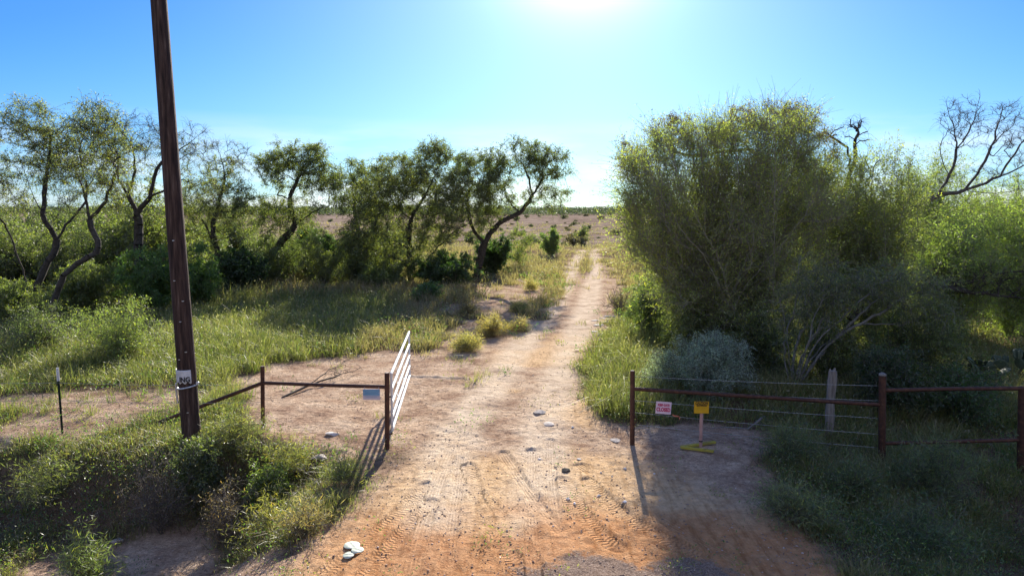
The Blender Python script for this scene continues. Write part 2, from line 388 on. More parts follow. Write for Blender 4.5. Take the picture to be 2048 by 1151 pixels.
idx = np.arange(nx * ny).reshape(ny, nx)
quads = np.stack([idx[:-1, :-1], idx[:-1, 1:], idx[1:, 1:], idx[1:, :-1]], -1).reshape(-1, 4)
V = np.stack([gx, gy, gz], 1)
road = np.maximum(road, pale * sm(70, 75, gy) * sm(130, 95, gy)) * (1 - .0 * bare)
qroad = (np.minimum(road, 1)[quads].mean(1) > .5)
def submesh(name, sel):
    q = quads[sel]; u_, inv = np.unique(q, return_inverse=True)
    me = npmesh(name, V[u_], inv.reshape(q.shape))
    for n, v in edge.items(): fattr(me, n, v[u_])
    me.shade_smooth(); return me, u_
def ground_mat():
    m, t, out = newmat('earth')
    g = N(t, 'ShaderNodeNewGeometry'); P = g.outputs['Position']
    def A(n): return N(t, 'ShaderNodeAttribute', attribute_name=n).outputs['Fac']
    n1 = noise(t, P, 1.3, 8, .65); n2 = noise(t, P, 9, 7, .7); n3 = noise(t, P, 45, 4, .7); n0 = noise(t, P, .05, 6, .6); n4 = noise(t, P, .35, 6, .6)
    soil = ramp(t, n2, [(.3, (.085, .062, .042)), (.7, (.24, .17, .115))])
    pink = ramp(t, n1, [(.30, (.30, .20, .145)), (.43, (.48, .345, .245)), (.56, (.64, .49, .355)), (.75, (.78, .63, .47))])
    pink = mixc(t, .8, pink, ramp(t, noise(t, P, .75, 5, .6), [(.36, (.78, .71, .68)), (.5, (1, 1, 1)), (.7, (1.15, 1.12, 1.08))]), 'MULTIPLY')
    pink = mixc(t, .75, pink, ramp(t, n2, [(.3, (.42, .38, .35)), (.5, (.9, .88, .86)), (.7, (1.15, 1.15, 1.15))]), 'MULTIPLY')
    pink = mixc(t, .45, pink, ramp(t, n3, [(.35, (.4, .36, .34)), (.6, (1.2, 1.2, 1.2))]), 'MULTIPLY')
    vo = N(t, 'ShaderNodeTexVoronoi'); vo.inputs['Scale'].default_value = 34; vo.inputs['Randomness'].default_value = 1; t.links.new(P, vo.inputs['Vector'])
    vs = N(t, 'ShaderNodeSeparateColor'); t.links.new(vo.outputs['Color'], vs.inputs[0])
    pink = mixc(t, .45, pink, ramp(t, vs.outputs[0], [(0, (.50, .44, .42)), (.35, (.88, .86, .84)), (.75, (1.05, 1.05, 1.05)), (1, (1.35, 1.33, 1.3))]), 'MULTIPLY')
    sv = N(t, 'ShaderNodeMapping'); sv.inputs['Scale'].default_value = (9, 1.1, 1); t.links.new(P, sv.inputs[0])
    streak = ramp(t, noise(t, sv.outputs[0], 1.0, 5, .65), [(.36, (.70, .64, .58)), (.5, (1, 1, 1)), (.68, (1.12, 1.12, 1.12))])
    sand = ramp(t, n2, [(.3, (.56, .36, .19)), (.7, (.80, .57, .34))])
    orange = ramp(t, n2, [(.3, (.44, .19, .08)), (.7, (.64, .35, .17))])
    sand = mixc(t, .8, sand, streak, 'MULTIPLY')
    palec = ramp(t, n2, [(.3, (.66, .52, .37)), (.7, (.86, .72, .55))])
    asc = ramp(t, n3, [(.35, (.09, .075, .068)), (.5, (.22, .18, .155)), (.66, (.46, .38, .32))])
    fc = ramp(t, n0, [(.3, (.20, .15, .115)), (.55, (.31, .24, .19)), (.75, (.40, .32, .26))])
    fc = mixc(t, .8, fc, ramp(t, n4, [(.38, (.35, .36, .30)), (.55, (1, 1, 1)), (.8, (1.25, 1.2, 1.1))]), 'MULTIPLY')
    c = mixc(t, A('bare'), soil, pink)
    f = mth(t, 'MULTIPLY', A('sand'), A('bare')); c = mixc(t, f, c, sand)
    f = mth(t, 'MULTIPLY', mth(t, 'MULTIPLY', A('pale'), A('bare')), ramp(t, n1, [(.3, (.30, .30, .30)), (.62, (.8, .8, .8))])); c = mixc(t, f, c, palec)
    f = mth(t, 'MULTIPLY', A('orange'), A('bare')); orange = mixc(t, .8, orange, streak, 'MULTIPLY'); c = mixc(t, mth(t, 'MULTIPLY', f, .85), c, orange)
    na = N(t, 'ShaderNodeMapRange'); na.inputs[1].default_value = .42; na.inputs[2].default_value = .70
    t.links.new(mth(t, 'ADD', mth(t, 'MULTIPLY', n2, 1.4), mth(t, 'SUBTRACT', A('asph'), .70)), na.inputs[0])
    c = mixc(t, mth(t, 'MULTIPLY', na.outputs[0], .85), c, asc)
    c = mixc(t, A('farm'), c, mixc(t, mth(t, 'MULTIPLY', A('bare'), .8), fc, (.45, .33, .23)))
    # tyre tread: lugs (kind 2) or fine rib lines (kind 1)
    tv_, tu_, tm_, tk_ = A('tv'), A('tu'), A('tm'), A('tk')
    lug = mth(t, 'SINE', mth(t, 'ADD', mth(t, 'MULTIPLY', tv_, 95.0), mth(t, 'MULTIPLY', mth(t, 'ABSOLUTE', tu_), 5.0)))
    lug = mth(t, 'MULTIPLY', lug, mth(t, 'SIGN', mth(t, 'SINE', mth(t, 'MULTIPLY', tu_, 4.7))))
    rib = mth(t, 'SINE', mth(t, 'MULTIPLY', tu_, 17.0))
    isl = mth(t, 'SUBTRACT', tk_, 1.0, clamp=True)
    tread = mth(t, 'ADD', mth(t, 'MULTIPLY', lug, isl), mth(t, 'MULTIPLY', mth(t, 'MULTIPLY', rib, .55), mth(t, 'SUBTRACT', 1.0, isl)))
    tr0 = mth(t, 'MULTIPLY', mth(t, 'MULTIPLY', tread, tm_), ramp(t, noise(t, P, 3.2, 5, .7), [(.42, (.12, .12, .12)), (.58, (1, 1, 1))])); tread = mth(t, 'MULTIPLY', tr0, .012)
    tg = N(t, 'ShaderNodeMapRange'); tg.inputs[1].default_value = .1; tg.inputs[2].default_value = -.8; tg.inputs[4].default_value = .45; t.links.new(tr0, tg.inputs[0])
    c = mixc(t, tg.outputs[0], c, (.24, .12, .06))
    p = N(t, 'ShaderNodeBsdfPrincipled'); p.inputs['Roughness'].default_value = 1.0; p.inputs['Specular IOR Level'].default_value = .0
    t.links.new(c, p.inputs['Base Color'])
    ht = mth(t, 'ADD', mth(t, 'MULTIPLY', n3, .024), mth(t, 'ADD', mth(t, 'MULTIPLY', n2, .065), tread))
    b = N(t, 'ShaderNodeBump'); b.inputs['Strength'].default_value = 1.0; b.inputs['Distance'].default_value = 1.0
    t.links.new(ht, b.inputs['Height']); t.links.new(b.outputs[0], p.inputs['Normal'])
    t.links.new(p.outputs[0], out.inputs[0]); return m
M_ground = ground_mat()
me, _ = submesh('ground', ~qroad); tag(link('ground', me, M_ground), kind='structure')
me, _ = submesh('dirt_road', qroad); tag(link('dirt_road', me, M_ground), kind='structure')

# fast height lookup on the finished grid
GZ = gz.reshape(ny, nx)
def hz(x, y):
    x = np.asarray(x, float); y = np.asarray(y, float)
    i = np.clip(np.searchsorted(xs, x) - 1, 0, nx - 2); j = np.clip(np.searchsorted(ys, y) - 1, 0, ny - 2)
    fx = (x - xs[i]) / (xs[i + 1] - xs[i]); fy = (y - ys[j]) / (ys[j + 1] - ys[j])
    return (GZ[j, i] * (1 - fx) + GZ[j, i + 1] * fx) * (1 - fy) + (GZ[j + 1, i] * (1 - fx) + GZ[j + 1, i + 1] * fx) * fy
def on(px, py):
    p = G(px, py); return Vector((p[0], p[1], float(hz(p[0], p[1]))))

# ------------------------------------------------------------------ vegetation builders
def leaf_quads(P, D, L, Wd, col, R=None):
    """one small pointed leaf face per row: base P, direction D, length L, width Wd"""
    n = len(P); D = D / (np.linalg.norm(D, axis=1, keepdims=True) + 1e-9)
    r = rng.normal(size=(n, 3)); S = np.cross(D, r); S /= (np.linalg.norm(S, axis=1, keepdims=True) + 1e-9)
    L = np.asarray(L).reshape(-1, 1); Wd = np.asarray(Wd).reshape(-1, 1)
    V = np.empty((n, 4, 3)); V[:, 0] = P; V[:, 1] = P + D * L * .5 + S * Wd * .5; V[:, 2] = P + D * L; V[:, 3] = P + D * L * .5 - S * Wd * .5
    Fq = np.arange(n * 4).reshape(n, 4); return V.reshape(-1, 3), Fq, np.repeat(col, 4, axis=0)
def seg_tubes(A, B, ra, rb, k=4):
    n = len(A); T = B - A; T = T / (np.linalg.norm(T, axis=1, keepdims=True) + 1e-9)
    ref = np.tile([[.3, .2, .93]], (n, 1)); ref[np.abs(T[:, 2]) > .8] = [1, .1, 0]
    S = np.cross(T, ref); S /= np.linalg.norm(S, axis=1, keepdims=True); U = np.cross(T, S)
    V = np.empty((n, 2 * k, 3))
    for i in range(k):
        a = 2 * math.pi * i / k; o = S * math.cos(a) + U * math.sin(a)
        V[:, i] = A + o * ra[:, None]; V[:, k + i] = B + o * rb[:, None]
    base = (np.arange(n) * 2 * k)[:, None]
    Fq = np.concatenate([base + np.array([[i, (i + 1) % k, k + (i + 1) % k, k + i]]) for i in range(k)], 0)
    return V.reshape(-1, 3), Fq
def leafcol(n, c, var=.25, yel=.15):
    c = np.array(c); o = c[None] * (1 + rng.normal(0, var, (n, 1))); y = rng.random(n) < yel
    o[y] = o[y] * [1.7, 1.35, .8]; return np.clip(o, .004, .6)

def plant(name, label, cat, base, limbs, blobs, rb=.12, leaf=(.07, .016), lc=(.07, .10, .025), ntw=5, nlf=14, twl=.45, droop=.35,
          bark=None, group=None, whip=0.0, step=.22, bare_top=0.0, up=.25, wig=.06, minr=.006, yel=.15, part='trunk', power=.80, clump=0.0, twr=1.0):
    """limbs: world polylines; blobs: (centre, radii, count) ellipsoids that the branches grow out to fill"""
    base = np.array(base, float)
    pos = [base]; par = [-1]; tan = [np.array([0, 0, 1.])]; lo = [0]
    def chain(start, pts):
        p = start
        for q in pts:
            pos.append(q); par.append(p); tan.append((q - pos[p]) / (np.linalg.norm(q - pos[p]) + 1e-9)); p = len(pos) - 1
        return p
    for lm in limbs:
        lm = [np.array(q, float) for q in lm]; P = np.array(pos)
        s = int(np.argmin(((P - lm[0]) ** 2).sum(1))); pts = []
        full = dense(np.array([pos[s]] + (lm[1:] if np.linalg.norm(pos[s] - lm[0]) < .5 else lm)), step)
        full = full[1:] + rng.normal(0, wig * .4, (len(full) - 1, 3)); chain(s, list(full))
    att = []
    for c, r, n in blobs:
        d_ = rng.normal(size=(n, 3)); d_ /= np.linalg.norm(d_, axis=1, keepdims=True); rad = rng.random((n, 1)) ** .45
        att.append(np.array(c) + d_ * rad * np.array(r))
    att = np.concatenate(att) if att else np.zeros((0, 3))
    if len(att):
        att[:, 2] = np.maximum(att[:, 2], base[2] + .15)
        P = np.array(pos); dd = np.min(((att[:, None] - P[None]) ** 2).sum(2), 1); order = np.argsort(dd + rng.random(len(dd)) * dd * .5)
        for a in att[order]:
            P = np.array(pos)
            if whip and rng.random() < whip: s = int(rng.integers(0, min(4, len(pos))))
            else: s = int(np.argmin(np.linalg.norm(P - a, axis=1) + .9 * np.maximum(0, P[:, 2] - a[2] + .1)))
            D = a - pos[s]; L = np.linalg.norm(D)
            if L < .08: continue
            t0 = tan[s] * (.55 if s else .2) + D / L * .5 + np.array([0, 0, up]); t0 /= np.linalg.norm(t0)
            n = max(2, int(L / step)); t = (np.arange(1, n + 1) / n)[:, None]
            c1 = pos[s] + t0 * L * .45; c2 = a - D * .3 + rng.normal(0, .08 * L, 3)
            pt = (1 - t) ** 3 * pos[s] + 3 * (1 - t) ** 2 * t * c1 + 3 * (1 - t) * t * t * c2 + t ** 3 * a
            pt = pt + rng.normal(0, wig * min(1, L), pt.shape) * np.sin(np.pi * t * .9)
            chain(s, list(pt))
    P = np.array(pos); par_ = np.array(par); cnt = np.zeros(len(P)); kids = np.zeros(len(P), int)
    for i in range(len(P) - 1, 0, -1):
        if kids[i] == 0: cnt[i] += 1
        cnt[par_[i]] += cnt[i]; kids[par_[i]] += 1
    r = np.maximum(minr, rb * (cnt / max(cnt[0], 1)) ** power) * (1 + .16 * (hsh(np.arange(len(P)), np.arange(len(P)) * 0, 5) - .5))
    r[0] = rb * 1.15
    i = np.arange(1, len(P)); V1, F1 = seg_tubes(P[par_[i]], P[i], r[i] * 1.02, r[i], 6)
    # twigs
    tipn = np.nonzero((cnt <= 2.5) & (np.arange(len(P)) > 0))[0]
    if clump: tipn = tipn[hsh(tipn, tipn * 0, 3) > clump]
    th = P[tipn]; k = np.repeat(np.arange(len(tipn)), ntw); n = len(k)
    tn = np.array(tan)[tipn][k]
    D = rng.normal(size=(n, 3)) * .75 + tn * .6 + [0, 0, up]; D /= np.linalg.norm(D, axis=1, keepdims=True)
    LT = twl * (.5 + rng.random((n, 1)))
    A0 = th[k]; M0 = A0 + D * LT * .5; E0 = A0 + D * LT + np.array([0, 0, -1.]) * droop * LT
    rr = np.full(n, minr * .62 * twr)
    V2, F2 = seg_tubes(A0, M0, rr, rr * .8, 3); V3, F3 = seg_tubes(M0, E0, rr * .8, rr * .5, 3)
    Vt = np.concatenate([V1, V2, V3]); Ft = np.concatenate([F1, F2 + len(V1), F3 + len(V1) + len(V2)])
    root = empty(name, Vector(base), label, cat, group)
    me = npmesh(part, Vt - base, Ft); me.shade_smooth(); link(part, me, bark or M_bark, root)
    if nlf:
        keep = np.ones(n, bool)
        if bare_top:
            zt = P[:, 2].max(); keep = rng.random(n) > sm(base[2] + (zt - base[2]) * (1 - bare_top), zt, A0[:, 2]) * .95
        kk = np.repeat(np.nonzero(keep)[0], nlf); m = len(kk); s = rng.random((m, 1)) * 1.05
        C = np.where(s < .5, A0[kk] + (M0[kk] - A0[kk]) * s * 2, M0[kk] + (E0[kk] - M0[kk]) * (s - .5) * 2)
        C = C + rng.normal(0, .035, (m, 3)); Dl = rng.normal(size=(m, 3)) + [0, 0, -droop * 2.0] + D[kk] * .5
        Lf = leaf[0] * (.6 + .8 * rng.random(m)); Wf = leaf[1] * (.7 + .6 * rng.random(m))
        # light and dark clumps: leaf tone follows the twig
        tone = (1 + .22 * rng.normal(size=(n, 1)))[kk]
        V4, F4, c4 = leaf_quads(C - base, Dl, Lf, Wf, np.clip(leafcol(m, lc, .2, yel) * np.clip(tone, .5, 1.6), .004, .6))
        link('crown' if part == 'trunk' else 'foliage', npmesh('crown', V4, F4, c4), M_leaf, root)
    return root
def B(px, py, Y, rx, ry, rd, n):
    """crown blob: pixel centre and radii at depth Y"""
    s = Y / F; k = 1.12 if px < 1150 else 1.0; return (at(px, py, Y), (rx * s * k, rd, ry * s * k), int(n * (1.35 if px < 1150 else 1)))
def Ln(*q): return [at(a, b, c) for a, b, c in q]
def gpt(px, Y, sink=.05):
    x = (px - 1024.0) / F * Y; return np.array([x, Y, float(hz(x, Y)) - sink])
def base_at(px, py, Y):
    x = at(px, py, Y)[0]; return np.array([x, Y, float(hz(x, Y)) - .05])
OL = (.16, .18, .055)

exec_trees = True
if exec_trees:
    # ---- left row of mesquites
    plant('mesquite_tree', 'tall forked mesquite with thin feathery crown, farthest left of the tree row', 'tree', base_at(66, 600, 27),
          [Ln((66, 600, 27), (78, 560, 27), (100, 520, 27), (112, 480, 27), (85, 430, 26.6), (60, 375, 26.5), (40, 320, 26)),
           Ln((112, 480, 27), (140, 440, 27.3), (175, 390, 27.8), (150, 300, 28)), Ln((85, 430, 26.6), (95, 340, 27), (105, 260, 27.2)),
           Ln((60, 600, 27), (20, 470, 26.5), (2, 440, 26), (-30, 380, 26))],
          [B(60, 270, 27, 62, 60, 1.3, 60), B(100, 300, 27, 40, 80, 1.0, 40), B(20, 370, 26.5, 60, 50, 1.3, 40), B(175, 300, 27.6, 50, 75, 1.1, 50), B(-50, 330, 26, 60, 80, 1.2, 24)],
          rb=.14, leaf=(.095, .026), lc=OL, ntw=6, nlf=9, twl=.6, clump=.12, minr=.009)
    plant('mesquite_tree', 'mesquite with bowed trunk curving up from the left thicket', 'tree', base_at(97, 660, 24.5),
          [Ln((97, 655, 24.5), (108, 600, 24.5), (130, 550, 24.5), (165, 520, 24.8), (195, 495, 25), (180, 440, 25.2), (170, 390, 25.3), (150, 340, 25.3)),
           Ln((180, 440, 25.2), (210, 400, 25), (235, 340, 25))],
          [B(200, 265, 25.2, 45, 60, 1.0, 50), B(170, 370, 25.2, 60, 60, 1.2, 40), B(235, 330, 25.1, 35, 60, .8, 24)],
          rb=.10, leaf=(.09, .025), lc=OL, ntw=6, nlf=8, twl=.6, clump=.15, minr=.009)
    plant('mesquite_tree', 'half bare mesquite with upright dark trunk directly left of the utility pole', 'tree', base_at(277, 545, 31),
          [Ln((277, 545, 31), (278, 470, 31), (275, 430, 31), (255, 390, 31), (235, 350, 30.6), (240, 300, 30.5)),
           Ln((275, 430, 31), (300, 395, 31), (335, 378, 31), (380, 350, 31.4)), Ln((255, 390, 31), (270, 330, 31), (260, 280, 31.5)), Ln((300, 395, 31), (318, 330, 31), (360, 300, 31), (410, 260, 31.5))],
          [B(270, 300, 31, 60, 65, 1.5, 80), B(360, 290, 31.2, 55, 40, 1.2, 50), B(380, 370, 31, 45, 30, 1.0, 30), B(230, 370, 30.6, 30, 50, 1, 20)],
          rb=.19, leaf=(.09, .025), lc=OL, ntw=6, nlf=6, twl=.5, bare_top=.5, minr=.008)
    plant('mesquite_tree', 'mesquite with bare pale top sprigs directly right of the utility pole', 'tree', base_at(430, 510, 36),
          [Ln((435, 505, 36), (425, 460, 36), (440, 400, 36), (450, 350, 36), (440, 310, 36)), Ln((435, 505, 36), (410, 450, 36), (385, 410, 36)), Ln((450, 350, 36), (480, 330, 36), (495, 300, 36))],
          [B(450, 320, 36, 50, 35, 1.2, 46), B(440, 400, 36, 70, 50, 1.8, 80), B(400, 440, 36, 50, 60, 1.4, 40)],
          rb=.17, leaf=(.10, .030), lc=OL, ntw=6, nlf=12, twl=.5, bare_top=.45, minr=.009)
    plant('mesquite_tree', 'mesquite with leaning dark trunk and a drooping broken limb, right of the round dark bush', 'tree', base_at(540, 560, 40),
          [Ln((540, 558, 40), (545, 520, 40), (565, 480, 40), (590, 450, 40), (580, 400, 40), (600, 350, 40), (615, 320, 40)), Ln((580, 400, 40), (555, 390, 40), (520, 392, 40), (490, 405, 40)),
           Ln((590, 450, 40), (625, 425, 40), (650, 413, 40), (680, 410, 40)), Ln((600, 350, 40), (650, 330, 40))],
          [B(570, 335, 40, 55, 45, 1.6, 90), B(620, 320, 40, 35, 35, 1.2, 50), B(650, 370, 40, 40, 45, 1.2, 36), B(560, 430, 40, 60, 40, 2, 60)],
          rb=.21, leaf=(.11, .033), lc=(.14, .165, .05), ntw=6, nlf=12, twl=.55, minr=.010)
    plant('mesquite_tree', 'slender mesquite between the broken limb and the broad rounded mesquite', 'tree', base_at(725, 520, 43),
          [Ln((725, 520, 43), (715, 450, 43), (705, 390, 43), (705, 350, 43))],
          [B(705, 370, 43, 45, 50, 1.4, 80), B(735, 410, 43, 40, 40, 1.2, 40), B(760, 360, 43, 30, 25, 1, 20)],
          rb=.16, leaf=(.11, .033), lc=(.14, .165, .05), ntw=6, nlf=12, twl=.55, minr=.010)
    plant('mesquite_tree', 'broad rounded mesquite, fullest crown of the left tree row', 'tree', base_at(822, 560, 39),
          [Ln((822, 560, 39), (820, 500, 39), (822, 440, 39), (845, 400, 39), (870, 350, 39)), Ln((820, 440, 39), (790, 410, 39), (770, 370, 39)), Ln((820, 500, 39), (770, 470, 38.5), (730, 450, 38)),
           Ln((822, 560, 39), (870, 500, 39), (920, 455, 39.5), (950, 445, 40)), Ln((820, 530, 39), (760, 505, 38.5), (715, 480, 38))],
          [B(920, 400, 40, 45, 60, 1.8, 60), B(825, 360, 39, 85, 52, 2.2, 170), B(870, 320, 39, 32, 35, 1.2, 50), B(760, 420, 39, 70, 55, 2.2, 110), B(870, 430, 39, 60, 60, 2.0, 100), B(720, 470, 38.5, 40, 40, 1.5, 40), B(800, 500, 38.5, 90, 40, 2, 70)],
          rb=.24, leaf=(.11, .033), lc=(.14, .16, .05), ntw=6, nlf=12, twl=.55, minr=.010)
    plant('mesquite_tree', 'dark mesquite with thick forked trunk beside the dirt road', 'tree', base_at(950, 556, 42),
          [Ln((950, 556, 42), (962, 510, 42), (972, 480, 42), (1000, 445, 42), (1040, 425, 42), (1065, 390, 42), (1090, 350, 42)), Ln((968, 485, 42), (945, 455, 42), (935, 410, 42), (945, 360, 42)),
           Ln((1065, 390, 42), (1055, 350, 42), (1040, 320, 42)), Ln((1040, 425, 42), (1015, 400, 42), (1010, 380, 42)), Ln((1090, 350, 42), (1120, 345, 42), (1135, 370, 42))],
          [B(960, 345, 42, 55, 50, 1.8, 130), B(1000, 390, 42, 40, 40, 1.5, 40), B(1045, 315, 42, 45, 36, 1.3, 60), B(1100, 330, 42, 42, 35, 1.3, 60), B(960, 420, 42, 50, 40, 1.8, 60), B(1090, 390, 42, 50, 30, 1.2, 24)],
          rb=.25, leaf=(.11, .033), lc=(.12, .145, .045), ntw=6, nlf=11, twl=.55, minr=.010)
# ---- shrubs: name, label, px, Y, width px, height px(top), leaf colour ...
def shrub(name, label, px, Y, rpx, toppy, lc, n=60, rd=None, nlf=14, leaf=None, ntw=5, twl=.3, bark=None, group=None, whip=.35, cat='shrub', low=.12, rb=.04, up=.25, yel=.15, droop=.3, minr=.005):
    b = gpt(px, Y); top = at(px, toppy, Y)[2]; h = max(.3, top - b[2]); s = rpx * Y / F
    c = b + [0, 0, h * (.5 + low * .5)]
    lf = leaf or (.05 + .0012 * Y, .014 + .0005 * Y)
    return plant(name, label, cat, b, [], [(c, (s, rd or s, h * .5), n)], rb=rb, leaf=lf, lc=lc, ntw=ntw, nlf=nlf, twl=twl, droop=droop, bark=bark or M_twig,
                 group=group, whip=whip, up=up, part='stems', yel=yel, minr=minr)
DK = (.045, .085, .016); MG = (.13, .16, .045)
if exec_trees:
    shrub('evergreen_bush', 'round dark green bush standing in front of the left tree row', 476, 36, 55, 500, DK, 170, nlf=26, yel=.04, leaf=(.09, .04))
    shrub('evergreen_bush', 'dark green bush behind the leaning mesquite trunk', 625, 43, 52, 462, DK, 150, nlf=24, yel=.04, leaf=(.10, .045))
    shrub('evergreen_bush', 'dark bush crowding the thick forked trunk by the road', 985, 45, 40, 470, DK, 90, nlf=22, yel=.04, leaf=(.10, .045))
    shrub('evergreen_bush', 'low dark bush under the broad rounded mesquite', 890, 38.5, 70, 505, DK, 120, nlf=22, yel=.06, leaf=(.10, .04))
    shrub('evergreen_bush', 'dark low brush left of the broad rounded mesquite trunk', 765, 37.5, 60, 520, MG, 100, nlf=20, yel=.06, leaf=(.09, .035))
    shrub('green_bush', 'bright green bush behind the utility pole, left side', 300, 29, 75, 500, (.10, .17, .03), 150, nlf=20, yel=.1, leaf=(.085, .03))
    shrub('green_bush', 'bright green bush just right of the utility pole', 392, 31, 45, 490, (.10, .17, .03), 90, nlf=20, yel=.1, leaf=(.085, .03))
    shrub('green_bush', 'shaded green bush at the left edge of the photo under the forked mesquite', 20, 26, 80, 560, MG, 120, nlf=18, leaf=(.08, .025))
    shrub('green_bush', 'mid green bush behind the bowed trunk', 175, 29, 70, 520, MG, 120, nlf=18, leaf=(.08, .028))
    shrub('feathery_bush', 'feathery light green bush at the edge of the left meadow', 225, 19.5, 80, 600, (.20, .25, .07), 70, nlf=12, leaf=(.07, .014), ntw=5, twl=.4, whip=.8)
    shrub('feathery_bush', 'grey green feathery bush at the left photo edge beside the meadow', 60, 20.5, 90, 615, (.15, .19, .065), 70, nlf=11, leaf=(.07, .014), ntw=5, twl=.4, whip=.8)
    shrub('weedy_shrub', 'broad leaved pale green weed in front of the rounded mesquite', 850, 33, 30, 570, (.09, .15, .04), 30, nlf=16, leaf=(.14, .05))
    shrub('young_mesquite', 'small round green mesquite standing alone in the pasture', 1102, 62, 20, 458, (.13, .18, .05), 60, nlf=8, leaf=(.16, .06), cat='small tree')
    shrub('young_mesquite', 'thin young mesquite farther out in the pasture', 1162, 90, 14, 450, (.13, .15, .06), 24, nlf=6, leaf=(.2, .07), cat='small tree')
    shrub('young_mesquite', 'light green young mesquite right of the thick forked trunk', 1042, 50, 34, 450, (.14, .17, .045), 50, nlf=6, leaf=(.13, .035), cat='small tree')
    shrub('bare_shrub', 'leafless twiggy shrub standing beside the dirt road', 1243, 28.5, 42, 572, (.1, .09, .05), 60, nlf=1, leaf=(.05, .012), ntw=4, twl=.3, whip=.8)
    shrub('low_green_bush', 'low bright green bush right of the leafless shrub', 1322, 25, 50, 585, (.09, .17, .04), 110, nlf=22, yel=.05, leaf=(.08, .03))

    # ---- right side
    b = base_at(1500, 700, 20)
    tips = [(1262, 400), (1290, 330), (1335, 290), (1375, 270), (1420, 250), (1465, 235), (1510, 250), (1550, 260), (1600, 300), (1280, 480), (1320, 520), (1640, 380)]
    stems = []
    for i, (tx, ty) in enumerate(tips):
        yy = 20 + random.uniform(-1.6, 1.6)
        bx = 1500 + random.uniform(-90, 70) ; mxp = bx + (tx - bx) * .30; 
        stems.append([base_at(bx, 700, 20 + random.uniform(-1, 1))] + Ln((mxp, 700 + (ty - 700) * .38, yy), (bx + (tx - bx) * .72, 700 + (ty - 700) * .72, yy), (tx, ty, yy)))
    plant('willow_baccharis', 'huge olive green whip stemmed bush towering over the right side of the road', 'large shrub', b, stems,
          [B(px_, py_, 20 + dy_, rx_, ry_, rd_, int(n_ * .72)) for px_, py_, dy_, rx_, ry_, rd_, n_ in
           [(1270, 350, .5, 34, 48, .9, 44), (1262, 430, 0, 28, 50, 1.0, 44), (1325, 310, .8, 40, 40, .9, 46), (1400, 285, 0, 42, 40, .9, 44), (1465, 282, .6, 45, 36, .9, 44), (1545, 255, 0, 42, 46, .8, 46), (1600, 270, .3, 32, 40, .6, 20),
            (1330, 400, -.6, 42, 48, 1.1, 56), (1420, 370, .4, 48, 46, 1.1, 54), (1510, 350, -.5, 46, 50, 1.1, 50), (1590, 330, .6, 36, 50, .8, 30), (1292, 500, -.4, 40, 48, 1.2, 52), (1380, 480, .5, 50, 46, 1.3, 52),
            (1470, 460, -.6, 52, 50, 1.4, 56), (1560, 440, .4, 50, 56, 1.3, 54), (1640, 430, -.3, 44, 58, 1.1, 46), (1350, 580, -.4, 50, 40, 1.3, 40), (1440, 570, 0, 60, 48, 1.4, 54), (1540, 560, -.4, 56, 50, 1.4, 50),
            (1630, 540, 0, 44, 50, 1.1, 36), (1655, 345, 1, 34, 40, .6, 22), (1610, 360, .8, 40, 46, .7, 30), (1480, 640, -.8, 70, 36, 1.3, 36)]],
          rb=.075, leaf=(.085, .019), lc=(.27, .31, .08), ntw=5, nlf=10, twl=.85, droop=.12, up=.75, part='stems', bark=M_palebark, whip=.42, step=.25, minr=.007, yel=.12, bare_top=.12)
    plant('mesquite_tree', 'mesquite rising through the top of the huge olive bush, thin reddish sprays on top', 'tree', base_at(1640, 690, 22.5),
          [Ln((1640, 660, 22.5), (1650, 520, 22.5), (1635, 395, 22.5), (1600, 320, 22.5), (1575, 250, 22.5), (1565, 215, 22.5)), Ln((1635, 395, 22.5), (1560, 355, 22.3), (1500, 300, 22), (1460, 260, 22)),
           Ln((1575, 250, 22.5), (1620, 230, 22.5)), Ln((1500, 300, 22), (1370, 310, 22), (1330, 270, 22), (1310, 240, 22))],
          [B(1580, 240, 22.4, 60, 42, 1.0, 50), B(1480, 250, 22, 70, 35, 1.2, 40), B(1345, 265, 22, 50, 34, 1.0, 34), B(1270, 310, 22, 40, 35, 1, 18), B(1640, 300, 22.5, 35, 35, 1, 16)],
          rb=.10, leaf=(.08, .024), lc=(.13, .10, .045), ntw=6, nlf=8, twl=.38)
    plant('dead_snag', 'dead grey snag with a broken stub poking above the right brush', 'dead tree', base_at(1685, 640, 24),
          [Ln((1690, 600, 24), (1690, 480, 24), (1685, 400, 24), (1678, 350, 24), (1672, 308, 24)), Ln((1685, 395, 24), (1702, 340, 24), (1690, 290, 24), (1650, 262, 24)),
           Ln((1702, 340, 24), (1712, 290, 24), (1722, 250, 24)), Ln((1692, 480, 24), (1735, 400, 24), (1750, 330, 24), (1762, 320, 24)), Ln((1742, 380, 24), (1730, 310, 24))],
          [B(1715, 262, 24, 30, 26, .5, 18), B(1655, 268, 24, 22, 14, .4, 9)], rb=.075, nlf=0, ntw=3, twl=.35, minr=.007, power=.5, wig=.1, step=.16, up=.4, twr=1.1)
